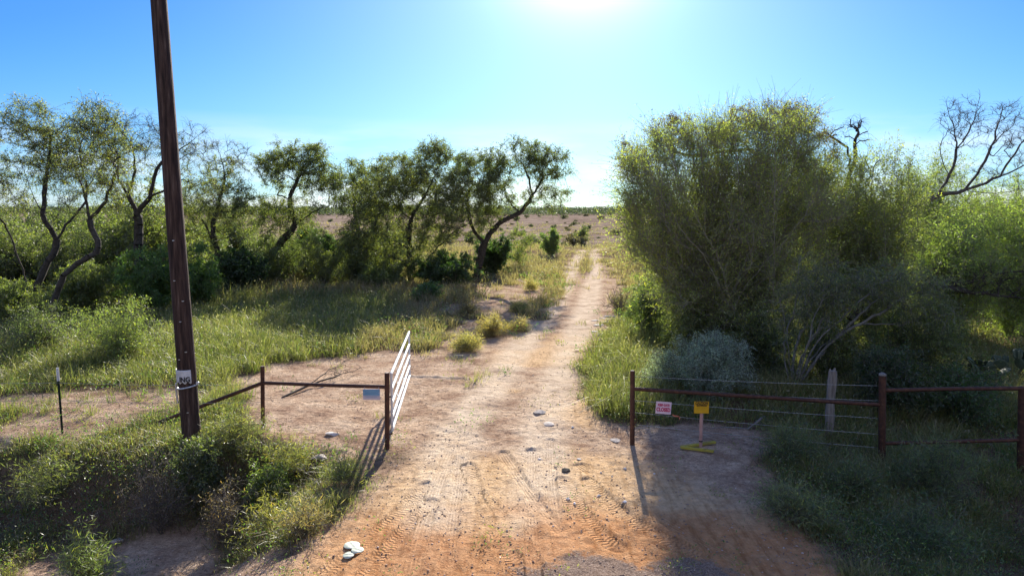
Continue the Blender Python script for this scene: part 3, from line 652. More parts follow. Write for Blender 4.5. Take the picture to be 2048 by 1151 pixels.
    plant('dead_tree', 'leafless tree with a long bare limb sweeping up to the right photo edge', 'dead tree', base_at(1760, 640, 22),
          [Ln((1765, 600, 22), (1775, 480, 22), (1815, 425, 22), (1870, 394, 22), (1930, 380, 22), (2000, 352, 22), (2070, 322, 22)),
           Ln((1870, 394, 22), (1900, 350, 22), (1913, 300, 22), (1904, 250, 22.2), (1892, 205, 22.2)), Ln((1913, 300, 22), (1936, 265, 21.8), (1952, 228, 21.8), (1960, 190, 21.8)),
           Ln((1930, 380, 22), (1962, 338, 22), (1984, 292, 22), (1996, 250, 22), (2008, 208, 22)), Ln((1984, 292, 22), (2018, 256, 22.3), (2044, 218, 22.3)),
           Ln((2000, 352, 22), (2030, 304, 21.8), (2062, 262, 21.8), (2080, 220, 21.8)), Ln((1900, 350, 22), (1880, 310, 22), (1888, 270, 22)), Ln((1930, 380, 22), (1990, 386, 22), (2070, 372, 22))],
          [B(1925, 250, 22, 48, 62, .6, 95), B(2015, 262, 22, 48, 66, .6, 105), B(2060, 310, 22, 45, 50, .6, 40), B(1990, 350, 22, 60, 30, .5, 24)], rb=.082, bark=M_twigdark, nlf=0, ntw=4, twl=.26, minr=.0058, power=.55, step=.2, up=.8, wig=.045, twr=1.0)
    plant('fallen_limb_tree', 'dark toppled mesquite limb lying low through the right brush', 'dead tree', base_at(1690, 640, 20.5),
          [Ln((1700, 640, 20.5), (1750, 600, 20.5), (1800, 580, 20.5), (1880, 575, 20.3), (1960, 585, 20), (2060, 600, 20)), Ln((1880, 575, 20.3), (1950, 560, 20.3), (2000, 545, 20.3), (2060, 540, 20)),
           Ln((1800, 580, 20.5), (1850, 545, 20.5), (1900, 530, 20.5))],
          [B(1980, 560, 20.2, 80, 30, .8, 40), B(1860, 560, 20.3, 60, 25, .6, 20)], rb=.14, nlf=2, lc=OL, ntw=4, twl=.4, minr=.009, up=.1, power=.6)
    gs = []
    for (tx, ty, mx_, my_) in [(1700, 560, 1640, 650), (1740, 570, 1665, 640), (1790, 548, 1700, 620), (1850, 540, 1740, 610), (1900, 560, 1760, 625), (1640, 540, 1612, 640), (1560, 590, 1572, 670), (1680, 530, 1630, 630), (1800, 650, 1700, 655), (1600, 520, 1590, 620)]:
        bx = 1585 + random.uniform(-30, 30); yy = 16.0 + random.uniform(-.3, .3)
        gs.append([base_at(bx, 745, yy)] + Ln(((bx + mx_) / 2 - 8, (745 + my_) / 2 + 4, yy), (mx_, my_, yy), ((mx_ + tx) / 2, (my_ + ty) / 2 - 6, yy), (tx, ty, yy + .2)))
    plant('grey_multi_stem_bush', 'leaning grey barked multi stem bush behind the weathered wood post', 'shrub', base_at(1585, 745, 16.0), gs,
          [B(1780, 575, 16.1, 110, 48, .9, 70), B(1630, 600, 16, 70, 70, .8, 60), B(1850, 620, 16, 70, 30, .6, 16)], rb=.085, bark=M_greybark, lc=(.15, .18, .07), nlf=14, ntw=5, twl=.42, leaf=(.07, .017), minr=.006, power=.6, part='stems', up=.1, wig=.04, step=.16)
    # brush masses on the right
    rb_ = [('olive brush filling the gap under the dead limb', 1850, 25, 110, 345, (.10, .13, .028), 230), ('olive brush at the right photo edge behind the dead limb', 2010, 26, 110, 385, (.105, .14, .03), 230),
           ('olive brush left of the dead snag', 1665, 21.6, 78, 335, (.10, .12, .028), 170), ('yellow green brush at the far right photo edge', 2030, 22.5, 80, 430, (.12, .16, .03), 160),
           ('yellow green brush behind the pipe fence gate bay', 1900, 21.5, 100, 450, (.11, .15, .03), 200), ('olive brush in front of the dead snag', 1755, 20.8, 85, 345, (.10, .12, .03), 190),
           ('olive brush behind the huge whip stemmed bush', 1570, 25, 70, 380, (.08, .10, .028), 120)]
    for lb, px, Y, rp, tp, lc, n in rb_:
        shrub('brush_shrub', lb, px, Y, rp, tp, (lc[0] * 2.1, lc[1] * 2.0, lc[2] * 2.4), n, nlf=12, leaf=(.09, .022), ntw=5, twl=.7, whip=.4, low=.25, yel=.08, rd=1.6, up=.6, droop=.15, bark=M_palebark)
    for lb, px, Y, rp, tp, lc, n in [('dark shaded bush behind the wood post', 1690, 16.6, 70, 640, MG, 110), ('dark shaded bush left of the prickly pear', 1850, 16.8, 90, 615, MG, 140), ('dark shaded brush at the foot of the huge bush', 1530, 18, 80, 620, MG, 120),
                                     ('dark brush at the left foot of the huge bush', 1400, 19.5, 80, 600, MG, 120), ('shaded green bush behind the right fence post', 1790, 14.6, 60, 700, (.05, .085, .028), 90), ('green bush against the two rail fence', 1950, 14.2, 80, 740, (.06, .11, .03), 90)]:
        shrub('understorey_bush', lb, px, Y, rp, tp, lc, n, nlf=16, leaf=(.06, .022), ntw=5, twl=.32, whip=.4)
    shrub('sagebrush', 'blue grey sagebrush behind the gate closed sign', 1425, 15.6, 92, 672, (.29, .34, .32), 170, nlf=22, leaf=(.045, .014), ntw=5, twl=.26, yel=.02, whip=.5)
    shrub('sagebrush', 'smaller blue grey sagebrush left of the large one', 1335, 15.9, 45, 712, (.29, .34, .31), 60, nlf=18, leaf=(.045, .014), ntw=5, twl=.26, yel=.02, whip=.5)
    shrub('understorey_bush', 'bright green brush on the road side foot of the huge bush', 1300, 22.5, 55, 555, (.11, .155, .05), 90, nlf=14, leaf=(.07, .024), ntw=5, twl=.32, whip=.4)
    # foreground shrubby weeds
    shrub('leafy_weed', 'leafy green weed at the foot of the utility pole', 375, 11.2, 45, 880, (.10, .125, .05), 60, nlf=12, leaf=(.06, .02), twl=.2, whip=.6, minr=.004, rb=.02)
    shrub('leafy_weed', 'bright leafy weed on the bank right of the utility pole', 520, 11.2, 45, 925, (.13, .175, .05), 50, nlf=12, leaf=(.055, .02), twl=.18, whip=.7, minr=.004, rb=.02)
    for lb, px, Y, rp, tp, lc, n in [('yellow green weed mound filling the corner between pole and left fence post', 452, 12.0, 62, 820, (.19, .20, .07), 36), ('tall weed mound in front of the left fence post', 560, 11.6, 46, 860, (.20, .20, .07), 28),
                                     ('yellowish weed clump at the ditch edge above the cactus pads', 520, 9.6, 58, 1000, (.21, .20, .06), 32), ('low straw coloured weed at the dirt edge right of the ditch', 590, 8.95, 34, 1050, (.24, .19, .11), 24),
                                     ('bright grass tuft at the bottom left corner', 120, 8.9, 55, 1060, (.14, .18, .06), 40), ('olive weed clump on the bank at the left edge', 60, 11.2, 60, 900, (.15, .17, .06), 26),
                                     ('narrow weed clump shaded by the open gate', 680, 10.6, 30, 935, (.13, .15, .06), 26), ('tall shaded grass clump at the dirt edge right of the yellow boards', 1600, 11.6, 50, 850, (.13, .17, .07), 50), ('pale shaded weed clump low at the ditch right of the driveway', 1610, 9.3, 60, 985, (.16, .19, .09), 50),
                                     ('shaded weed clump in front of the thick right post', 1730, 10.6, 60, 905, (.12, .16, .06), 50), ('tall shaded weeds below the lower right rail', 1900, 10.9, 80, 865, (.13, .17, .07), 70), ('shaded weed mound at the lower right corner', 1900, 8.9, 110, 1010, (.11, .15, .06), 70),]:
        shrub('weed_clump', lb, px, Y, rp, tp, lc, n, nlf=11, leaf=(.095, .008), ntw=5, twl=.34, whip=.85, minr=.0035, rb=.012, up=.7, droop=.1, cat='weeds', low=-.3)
    for lb, px, Y, rp, tp, lc, n in [('round golden grass tussock left of the road, nearest the track', 985, 23.5, 34, 622, (.30, .24, .10), 40), ('low tan grass tussock just beyond the open gate', 925, 21.0, 34, 660, (.30, .26, .11), 34),
                                     ('brown grass tussock under the crown of the thick forked mesquite', 935, 28.0, 26, 585, (.24, .19, .10), 26), ('small olive tussock beside the shadow on the bare dirt', 1040, 29.0, 20, 588, (.20, .19, .09), 20),
                                     ('straw tussock between two golden ones left of the track', 1035, 24.5, 22, 635, (.32, .25, .13), 20), ('golden tussock on the bare dirt at the road bend', 1065, 37.0, 18, 548, (.30, .25, .11), 20)]:
        shrub('grass_tussock', lb, px, Y, rp, tp, lc, n, nlf=14, leaf=(.14, .010), ntw=5, twl=.26, whip=.9, minr=.004, rb=.012, up=.6, droop=.15, cat='grass tussock', low=-.4)
    shrub('dry_weed', 'grey dried weed tangle in the ditch left of the pole', 290, 10.7, 75, 905, (.16, .13, .10), 60, nlf=2, leaf=(.04, .01), twl=.22, whip=.7, minr=.004, rb=.015)
    shrub('dry_weed', 'brown dried weed clump at the ditch edge right of the pole', 430, 10.2, 55, 970, (.15, .11, .08), 60, nlf=3, leaf=(.05, .01), twl=.22, whip=.7, minr=.004, rb=.015)

# ---- thicket behind the left trees and far brush (copies)
def copy_tree(o, loc, rz, sc, label=None, group=None):
    c = o.copy(); COL.objects.link(c); c.location = loc; c.rotation_euler.z = rz; c.scale = sc
    if label: c['label'] = label
    if group: c['group'] = group
    for ch in o.children:
        k = ch.copy(); COL.objects.link(k); k.parent = c
    return c
def proto(label, h, w, lc, n, nlf, leaf, group, name='thicket_shrub', ntw=4):
    return plant(name, label, 'shrub', (0, 0, 0), [], [((0, 0, h * .55), (w, w, h * .46), n)], rb=.07, leaf=leaf, lc=lc, ntw=ntw, nlf=nlf, twl=.45,
                 part='stems', whip=.35, group=group, bark=M_twig, minr=.008, yel=.05)
lab = 'olive green shrub in the thicket behind the left mesquites'; grp = 'shrubs of the thicket behind the left tree row'
p1 = proto(lab, 3.7, 1.9, (.15, .175, .05), 95, 9, (.12, .036), grp, ntw=5); p2 = proto(lab, 3.4, 2.0, (.12, .15, .045), 95, 9, (.12, .038), grp, ntw=5)
th = []
for k in range(50):
    Y = rng.uniform(34, 62); px = rng.uniform(-60, 790) if Y > 38 else rng.uniform(-80, 330)
    if px > 640 and Y > 40 and px < 690: continue
    th.append((px, Y))
th.sort(key=lambda q: q[1])
for i, (px, Y) in enumerate(th):
    x = (px - 1024) / F * Y; loc = (x, Y, float(hz(x, Y)) - .1); s = rng.uniform(.75, 1.4) * (.72 if px > 520 else 1)
    src = (p1, p2)[i % 2]
    if i < 2: src.location = loc; src.rotation_euler.z = rng.uniform(0, 6)
    else: copy_tree(src, loc, rng.uniform(0, 6), (s, s, s * rng.uniform(.85, 1.15)), lab, grp)
lab = 'olive shrub in the background behind the right brush'; grp = 'background shrubs behind the right brush'
for i in range(26):
    Y = rng.uniform(30, 60); px = rng.uniform(1340, 2150) if Y < 45 else rng.uniform(1290, 2150)
    x = (px - 1024) / F * Y; s = rng.uniform(.9, 1.5)
    copy_tree((p1, p2)[i % 2], (x, Y, float(hz(x, Y)) - .1), rng.uniform(0, 6), (s, s, s), lab, grp)
lab = 'small dark shrub scattered over the far pasture'; grp = 'dark shrubs scattered over the far pasture'
q1 = proto(lab, 1.0, .8, (.075, .085, .04), 16, 9, (.22, .09), grp, 'pasture_shrub', 3); q2 = proto(lab, .8, 1.1, (.10, .085, .05), 16, 8, (.22, .09), grp, 'pasture_shrub', 3)
for i in range(270):
    Y = math.exp(rng.uniform(math.log(85), math.log(600))); px = rng.uniform(560, 1330) if rng.random() < .8 else rng.uniform(-50, 2100)
    x = (px - 1024) / F * Y; s = (.35 + 1.1 * rng.random() ** 2.5) * (1 + Y / 500)
    src = (q1, q2)[i % 2]; loc = (x, Y, float(hz(x, Y)) - .05)
    if i < 2: src.location = loc; src.scale = (s, s, s)
    else: copy_tree(src, loc, rng.uniform(0, 6), (s, s, s * rng.uniform(.7, 1.1)))
# far woods on the horizon: one mass
n = 300000
Y = rng.uniform(430, 900, n); X = rng.uniform(-1.15, 1.15, n) * Y
hh = (1.6 + 6.0 * fbm(X, Y, 60, 5, 4) ** 1.5) * (.45 + 1.1 * vn(X, Y, 12, 6)); Z = hz(X, Y) + hh * rng.random(n) ** .6
C = np.stack([X, Y, Z], 1); Dl = rng.normal(size=(n, 3)) * [1, 1, .6]
V_, F_, c_ = leaf_quads(C, Dl, rng.uniform(.6, 1.7, n), rng.uniform(.4, 1.0, n), leafcol(n, (.045, .055, .035), .25, .0))
tag(link('far_woods', npmesh('far_woods', V_, F_, c_), M_leaf), 'dark line of far off woods along the horizon', 'woods', kind='stuff')

# ------------------------------------------------------------------ grass
def blades(P, h, w, lean, col, tipdry=.3):
    """5-vertex bent blades"""
    n = len(P); a = rng.random(n) * 6.283; S = np.stack([np.cos(a), np.sin(a), np.zeros(n)], 1)
    h = h[:, None]; w = w[:, None]; up = np.array([[0, 0, 1.]])
    M_ = P + up * h * .55 + lean * h * .25; T = P + up * h * (.98 - .25 * np.linalg.norm(lean, axis=1, keepdims=True)) + lean * h * .85
    V = np.empty((n, 5, 3)); V[:, 0] = P - S * w * .5; V[:, 1] = P + S * w * .5; V[:, 2] = M_ + S * w * .42; V[:, 3] = M_ - S * w * .42; V[:, 4] = T
    b = (np.arange(n) * 5)[:, None]
    Fq = np.concatenate([b + [[0, 1, 2]], b + [[0, 2, 3]], b + [[3, 2, 4]]], 0)
    c = np.repeat(col, 5, axis=0).reshape(n, 5, 3); c[:, 4] = c[:, 4] * (1 - tipdry) + np.array([.30, .25, .12]) * tipdry
    return V.reshape(-1, 3), Fq, c.reshape(-1, 3)
MEAD = Gs([(0, 735), (160, 765), (330, 770), (480, 752), (640, 722), (800, 700), (960, 688), (900, 655), (880, 640), (870, 600), (700, 560), (350, 560), (0, 640)])
RCL = Gs([(1165, 745), (1172, 710), (1200, 680), (1260, 670), (1330, 690), (1400, 740), (1420, 800), (1300, 830), (1260, 845), (1215, 830), (1180, 790)])
def grass_props(x, y):
    bm, _ = bare_mask(x, y)
    cl = fbm(x, y, 1.6, 61); cl2 = vn(x, y, .7, 66)
    md = sdist(x, y, MEAD); inm = sm(-.4, .8, md); rc = sm(-.2, .4, sdist(x, y, RCL))
    dens = np.where(y < 14, sm(.42, .60, cl * .55 + cl2 * .45 + .16 * ((x < -3) & (y > 11.2)) + .05 * (x < -3) + .10 * (x > 4.5)), sm(.22, .5, cl))
    dens = np.maximum(dens, inm); dens = np.maximum(dens, rc)
    dens = dens * (1 - bm) ** 1.5 + .05 * (bm > .3) * (cl2 > .72) * ((y > 16) | (x < -2.2))
    # ditch side of the left bank is mostly bare earth with debris
    dens = dens * (1 - .25 * sm(12.0, 11.4, y) * sm(9.6, 10.2, y) * (x < -3.6) * (cl2 < .75))
    h = np.where(y < 14, .12 + .24 * cl2 ** 1.5, .30 + .3 * cl2)
    h = h + .06 * inm * (.2 + 1.2 * cl) + .20 * rc
    h = h + .22 * (x > 5) * (y < 16) * cl; h = np.where(y > 55, h * .8 + .1, h)
    h = h * (1 - .5 * bm); dens = dens * np.where(y > 60, .12 + .88 * sm(90, 52, y) * sm(.3, .6, fbm(x, y * .5, 14, 47)), 1); h = h + .25 * sm(28, 32, y) * (cl2 > .55) * (x < 6)
    shade = (x > 4.0) & (y < 20)
    dry = np.clip(sm(26, 38, y) * .95 + .25 * (cl2 - .5) + .35 * (fbm(x, y, 2.5, 91) - .45) - .2 * inm - .25 * rc + .12, 0, 1)
    dry = np.where((x < 2.5) & (x > -5) & (y > 20) & (y < 36), np.clip(dry + .7, 0, 1), dry); dens = dens * np.where((x < 2.8) & (x > -4.5) & (y > 19) & (y < 34), .25 + .75 * sm(.35, .6, cl2), 1)
    dry = np.where((x < -1) & (y > 22) & (y < 34) & (x < -6), dry * .4, dry)
    return dens, h, dry, inm, shade, bm
GC = 84000
lo, hi = math.log(6.6), math.log(260)
cy = np.exp(rng.uniform(lo, hi, GC)); cx = cy * rng.uniform(-.95, .95, GC)
dens, h, dry, inm, shade, bm = grass_props(cx, cy)
keep = rng.random(GC) < dens; 
def sel(a): return a[keep]
cx, cy, h, dry, inm, shade = map(sel, (cx, cy, h, dry, inm, shade))
K = 19; n = len(cx); k = np.repeat(np.arange(n), K)
th_ = rng.random(n * K) * 6.283; rad = np.abs(rng.normal(0, 1, n * K)) * (.05 + .0055 * cy[k])
bx = cx[k] + np.cos(th_) * rad; by = cy[k] + np.sin(th_) * rad
out = np.stack([np.cos(th_), np.sin(th_), np.zeros(n * K)], 1)
lean = out * (.2 + .8 * rng.random((n * K, 1))) + rng.normal(0, .45, (n * K, 3)) * [1, 1, 0] + [.04, -.05, 0]
P = np.stack([bx, by, hz(bx, by) - .02], 1)
bh = h[k] * (.35 + .85 * rng.random(n * K) ** 1.4) * (.62 + .76 * hsh(k, k * 0, 4)); bw = (.0032 + .00052 * cy[k]) * (.7 + .6 * rng.random(n * K))
green = np.array([.095, .140, .034]); yg = np.array([.29, .285, .075]); tan_ = np.array([.36, .265, .155]); brn = np.array([.21, .145, .09])
dk = np.clip(dry[k] + .06 + .5 * (fbm(bx, by, 3.0, 19) - .5) + rng.normal(0, .30, n * K), 0, 1)[:, None]
tone = hsh(k, k * 0, 9)[:, None]
c = green * (1 - tone) + yg * tone; c = c * (1 - dk) + (tan_ * (1 - .45 * tone) + brn * .45 * tone) * dk; c = c * (1 + rng.normal(0, .16, (n * K, 1)))
c = np.clip(c, .01, .6)
zone = np.where(by > 34, 3, np.where(bx > 2.2, 2, np.where(inm[k] > .5, 1, 0)))
for z, (nm, lb) in enumerate([('bank_grass', 'patchy green and straw grass on the bank round the utility pole'), ('meadow_grass', 'tall yellow green grass of the meadow left of the road'),
                              ('roadside_grass', 'green grass right of the road and in the shade of the right brush'), ('pasture_grass', 'dry tan grass of the open pasture either side of the track')]):
    m = zone == z; V_, F_, c_ = blades(P[m], bh[m], bw[m], lean[m], c[m])
    T_ = V_.reshape(-1, 5, 3)[:, 4]; q = rng.random(len(T_)) < np.where(T_[:, 1] < 15, .05, .13); nq = int(q.sum()); yq = T_[q][:, 1]
    V2, F2, c2 = leaf_quads(T_[q] - [0, 0, .02], rng.normal(size=(nq, 3)) * .5 + [0, 0, .6], (.035 + .0016 * yq) * rng.uniform(.6, 1.5, nq), (.007 + .0009 * yq) * rng.uniform(.7, 1.4, nq), np.array([[.32, .28, .17]]) * (1 + rng.normal(0, .25, (nq, 1))))
    F3 = np.concatenate([F2[:, [0, 1, 2]], F2[:, [0, 2, 3]]]) + len(V_); V_ = np.concatenate([V_, V2]); F_ = np.concatenate([F_, F3]); c_ = np.concatenate([c_, np.clip(c2, .02, .7)])
    tag(link(nm, npmesh(nm, V_, F_, c_), M_grass), lb, 'grass', kind='stuff')
print('blades', n * K)
# dead brown stalks and litter matted in the ditch and round the grass
n = 80000; y = np.exp(rng.uniform(math.log(6.8), math.log(30), n)); x = y * rng.uniform(-.95, .95, n)
bm_, _ = bare_mask(x, y); m = (rng.random(n) < (.95 * ((x < -2.6) & (y < 12.8)) + .5 * (x > 4) * (y < 17) + .3) * (1 - bm_) * sm(.3, .6, fbm(x, y, 1.2, 71))); x, y = x[m], y[m]; n = len(x)
th_ = rng.random(n) * 6.283; ln = np.stack([np.cos(th_), np.sin(th_), rng.uniform(-.6, .1, n)], 1) * rng.uniform(.6, 1.6, (n, 1))
g0 = np.array([.17, .125, .09]) * (1 + .35 * rng.normal(size=(n, 1))); V_, F_, c_ = blades(np.stack([x, y, hz(x, y) - .01], 1), rng.uniform(.08, .34, n), (.003 + .0005 * y) * rng.uniform(.7, 1.4, n), ln, np.clip(g0, .03, .5), .2)
tag(link('dry_litter', npmesh('dry_litter', V_, F_, c_), M_grass), 'dead brown stalks matted between the grass on the bank and in the ditch', 'dead grass', kind='stuff')

# low leafy weeds mixed through the grass
n = 15000; y = np.exp(rng.uniform(math.log(6.8), math.log(45), n)); x = y * rng.uniform(-.95, .95, n)
bm_, _ = bare_mask(x, y); m = rng.random(n) < (1 - bm_) ** 2 * sm(.34, .6, fbm(x, y, 1.4, 23)) * np.where(x > 4, .9, .75) + .012; x, y = x[m], y[m]; n = len(x)
hw = rng.uniform(.07, .26, n) * (1 + y / 45) * (1 + .6 * (x > 4) * (y < 18)); K2 = 38; k = np.repeat(np.arange(n), K2)
r_ = rng.normal(size=(n * K2, 3)) * np.stack([hw * .75, hw * .75, hw * .55], 1)[k]; r_[:, 2] = np.abs(r_[:, 2]) * 1.2
PP = np.stack([x, y, hz(x, y)], 1)[k] + r_; hue = hsh(np.arange(n), np.arange(n) * 0, 31)
base_c = np.array([[.06, .13, .025], [.11, .19, .035], [.09, .13, .06], [.20, .20, .05], [.15, .13, .06]])[np.minimum((hue * 5).astype(int), 4)][k] * (1 + rng.normal(0, .2, (n * K2, 1)))
V_, F_, c_ = leaf_quads(PP, rng.normal(size=(n * K2, 3)) + [0, 0, .6], (.018 + .0020 * y[k]) * rng.uniform(.7, 1.5, n * K2), (.006 + .0009 * y[k]) * rng.uniform(.7, 1.4, n * K2), np.clip(base_c, .01, .5))
tag(link('ground_weeds', npmesh('ground_weeds', V_, F_, c_), M_leaf), 'low leafy green weeds mixed through the grass', 'weeds', kind='stuff')

# loose stones and clods on the dirt
def stones(name, label, n, smin, smax, cols, test, ymax=26):
    y = np.exp(rng.uniform(math.log(7), math.log(ymax), n * 3)); x = y * rng.uniform(-.85, .85, n * 3)
    m = test(x, y); x, y = x[m][:n], y[m][:n]; n = len(x)
    s = smin + (smax - smin) * rng.random(n) ** 5
    oct_ = np.array([[1, 0, 0], [-1, 0, 0], [0, 1, 0], [0, -1, 0], [0, 0, .7], [0, 0, -.5]]); f8 = np.array([[0, 2, 4], [2, 1, 4], [1, 3, 4], [3, 0, 4], [2, 0, 5], [1, 2, 5], [3, 1, 5], [0, 3, 5]])
    a = rng.random(n) * 6.28; V_ = oct_[None] * (1 + rng.normal(0, .25, (n, 6, 3))) * s[:, None, None]
    ca, sa = np.cos(a)[:, None], np.sin(a)[:, None]; X = V_[..., 0] * ca - V_[..., 1] * sa; Y_ = V_[..., 0] * sa + V_[..., 1] * ca
    V_ = np.stack([X + x[:, None], Y_ + y[:, None], V_[..., 2] + hz(x, y)[:, None] + s[:, None] * .2], -1)
    F_ = (np.arange(n) * 6)[:, None, None] + f8[None]; cc = np.array(cols)[rng.integers(0, len(cols), n)] * (1 + rng.normal(0, .15, (n, 1)))
    tag(link(name, npmesh(name, V_.reshape(-1, 3), F_.reshape(-1, 3), np.repeat(np.clip(cc, .01, .9), 6, axis=0)), M_stone), label, 'gravel', kind='stuff')
m_, t_, o_ = newmat('loose_stone'); a_ = N(t_, 'ShaderNodeAttribute', attribute_name='col'); p_ = N(t_, 'ShaderNodeBsdfPrincipled'); p_.inputs['Roughness'].default_value = .9
t_.links.new(a_.outputs['Color'], p_.inputs['Base Color']); t_.links.new(p_.outputs[0], o_.inputs[0]); M_stone = m_
stones('gravel', 'loose pebbles and clods scattered over the dirt entrance', 22000, .004, .020, [(.30, .20, .15), (.45, .33, .26), (.22, .15, .12), (.55, .45, .38), (.34, .24, .19)], lambda x, y: (bare_mask(x, y)[0] > .3) & (rng.random(len(x)) < .25 + .75 * vn(x, y, .9, 5) ** 2))
stones('white_pebbles', 'white caliche chips along the dirt road', 420, .01, .05, [(.8, .78, .75), (.7, .66, .62)], lambda x, y: (bare_mask(x, y)[0] > .3) & (vn(x, y, 1.4, 15) > .55) & (x > .3), 34)

# ------------------------------------------------------------------ made things
def curve_text(txt, size, sx=1.0, font=None, bold=.0):
    cu = bpy.data.curves.new('t', 'FONT'); cu.body = txt; cu.size = size; cu.align_x = 'CENTER'; cu.align_y = 'CENTER'; cu.offset = bold; cu.extrude = .0012
    o = bpy.data.objects.new('t', cu); COL.objects.link(o); bpy.context.view_layer.update()
    me = bpy.data.meshes.new_from_object(o.evaluated_get(bpy.context.evaluated_depsgraph_get())); bpy.data.objects.remove(o)
    for v in me.vertices: v.co.x *= sx
    return me
def text(txt, size, parent, x, z, mat, sx=1.0, bold=.0, yoff=-.006, name='lettering'):
    me = curve_text(txt, size, sx, None, bold); me.materials.clear()
    o = link(name, me, mat, parent); o.rotation_euler = (math.pi / 2, 0, 0); o.location = (x, yoff, z); return o

# utility pole
pb = on(385, 893); pt = at(317, 0, 12.15)
pb = Vector((pb.x, pb.y, pb.z)); ptv = Vector(pt); axis_ = (ptv - pb).normalized()
pole = empty('utility_pole', pb, 'tall leaning brown wooden utility pole on the grassy bank', 'utility pole')
nseg, ns = 60, 28; V_ = []; Fs = []; Lp = 11.5
for i in range(nseg + 1):
    s = -.5 + (Lp + .5) * i / nseg; rr = .160 - .0038 * s
    for k in range(ns):
        a = 2 * math.pi * k / ns; r2 = rr * (1 + .02 * math.sin(3 * a + s * .8) + .012 * math.sin(11 * a + s * .3) + .01 * random.random())
        q = axis_ * s; V_.append((q.x + r2 * math.cos(a), q.y + r2 * math.sin(a), q.z))
for i in range(nseg): Fs += [(i * ns + k, i * ns + (k + 1) % ns, (i + 1) * ns + (k + 1) % ns, (i + 1) * ns + k) for k in range(ns)]
Fs += [tuple(range(ns))[::-1], tuple(range(nseg * ns, (nseg + 1) * ns))]
MB().add(V_, Fs).build('shaft', M_pole, pole)
def poles(py):   # distance along pole for a picture height
    best = min((abs((lambda w: 575.5 - F * ((w.y * -sp * 0) + (w.z - CAMZ) * cp + w.y * sp) / (w.y * cp - (w.z - CAMZ) * sp))(pb + axis_ * (s / 100)) - py), s / 100) for s in range(0, 900))
    return best[1]
sb = poles(771); ring = [];
for k in range(33):
    a = 2 * math.pi * k / 32; q = axis_ * (sb + .03 * math.cos(a)); ring.append((q.x + .176 * math.cos(a), q.y + .176 * math.sin(a), q.z))
MB().tube(ring, .013, 6, False).build('strap', M_metal, pole)
q = axis_ * sb
for py_, a_ in ((640, 280), (560, 262), (700, 300), (480, 275), (820, 285), (600, 305), (715, 255)):
    s_ = poles(py_); q_ = axis_ * s_; a_ = math.radians(a_); rr_ = .160 - .0038 * s_
    MB().box((q_.x + rr_ * math.cos(a_), q_.y + rr_ * math.sin(a_), q_.z), (.03, .03, .012)).build('staple', M_metal, pole)
MB().box((q.x + .19, q.y - .03, q.z + .06), (.05, .04, .05)).build('strap_buckle', M_metal, pole, bevel=.008)
MB().tube([(q.x - .185, q.y - .05, q.z + .06), (q.x - .19, q.y - .05, q.z - .12), (q.x - .165, q.y - .05, q.z - .30)], .016, 8).build('conduit', M_metal, pole)
st, sbm = poles(736), poles(761)
sgn = empty('sign', pb + axis_ * ((st + sbm) / 2), 'torn white metal sign reading ING wrapped round the utility pole', 'sign')
hh_ = (st - sbm) / 2; V_ = []; Fs = []; nn = 24; a0, a1 = math.radians(172), math.radians(318)
for j in range(9):
    for i in range(nn + 1):
        a = a0 + (a1 - a0) * i / nn; z = -hh_ + 2 * hh_ * j / 8 + (.02 * math.sin(i * 1.3) if j == 0 else 0)
        qq = axis_ * z; V_.append((qq.x + .176 * math.cos(a), qq.y + .176 * math.sin(a), qq.z))
for j in range(8): Fs += [(j * (nn + 1) + i, j * (nn + 1) + i + 1, (j + 1) * (nn + 1) + i + 1, (j + 1) * (nn + 1) + i) for i in range(nn)]
pl = MB().add(V_, Fs).build('panel', M_signgrey, sgn); sd = pl.modifiers.new('s', 'SOLIDIFY'); sd.thickness = .003
me = curve_text('ING', .125, .85, None, .004)
for v in me.vertices:
    a = math.radians(281) + v.co.x / .18; z = v.co.y - .055; r2 = .1815 + v.co.z; qq = axis_ * z; v.co = (qq.x + r2 * math.cos(a), qq.y + r2 * math.sin(a), qq.z)
me.materials.clear(); link('lettering', me, M_black, sgn)

# left pipe fence bay (post - rail - post with slanting brace)
PR = .045
def post(parent, px, ytop, ybase, Y=None, r=PR, name='post', cap=True):
    b = on(px, ybase); 
    if Y: b = Vector((at(px, ybase, Y)[0], Y, float(hz(at(px, ybase, Y)[0], Y))))
    t = Vector(at(px, ytop, b.y)); L = Vector(parent.location)
    o = MB().tube([b - L - Vector((0, 0, .25)), Vector((t.x, b.y, t.z)) - L], r, 14).build(name, M_rust, parent)
    if cap: MB().tube([Vector((t.x, b.y, t.z)) - L, Vector((t.x, b.y, t.z + .015)) - L], [r * 1.06, r * .9], 14).build('post_cap', M_rust, o)
    return b, Vector((t.x, b.y, t.z))
fb = on(775, 898)
lf = empty('pipe_fence', fb, 'rusty pipe fence bay with slanting brace left of the white gate', 'fence')
b1, t1 = post(lf, 774, 746, 898); b2, t2 = post(lf, 525, 733, 853, r=.04)
def rel(p): return Vector(p) - Vector(lf.location)
r1 = Vector(at(775, 773, b1.y)); r2_ = Vector(at(527, 765, b2.y))
MB().tube([rel(r2_), rel((r1 + r2_) / 2) + Vector((0, 0, -.006)), rel(r1)], .035, 12).build('rail', M_rust, lf)
e = on(300, 852); MB().tube([rel(Vector(at(523, 766, b2.y))), rel(e + Vector((0, 0, .02))), rel(e + Vector((-.0, 0, -.25)))], .038, 12).build('brace', M_rust, lf)

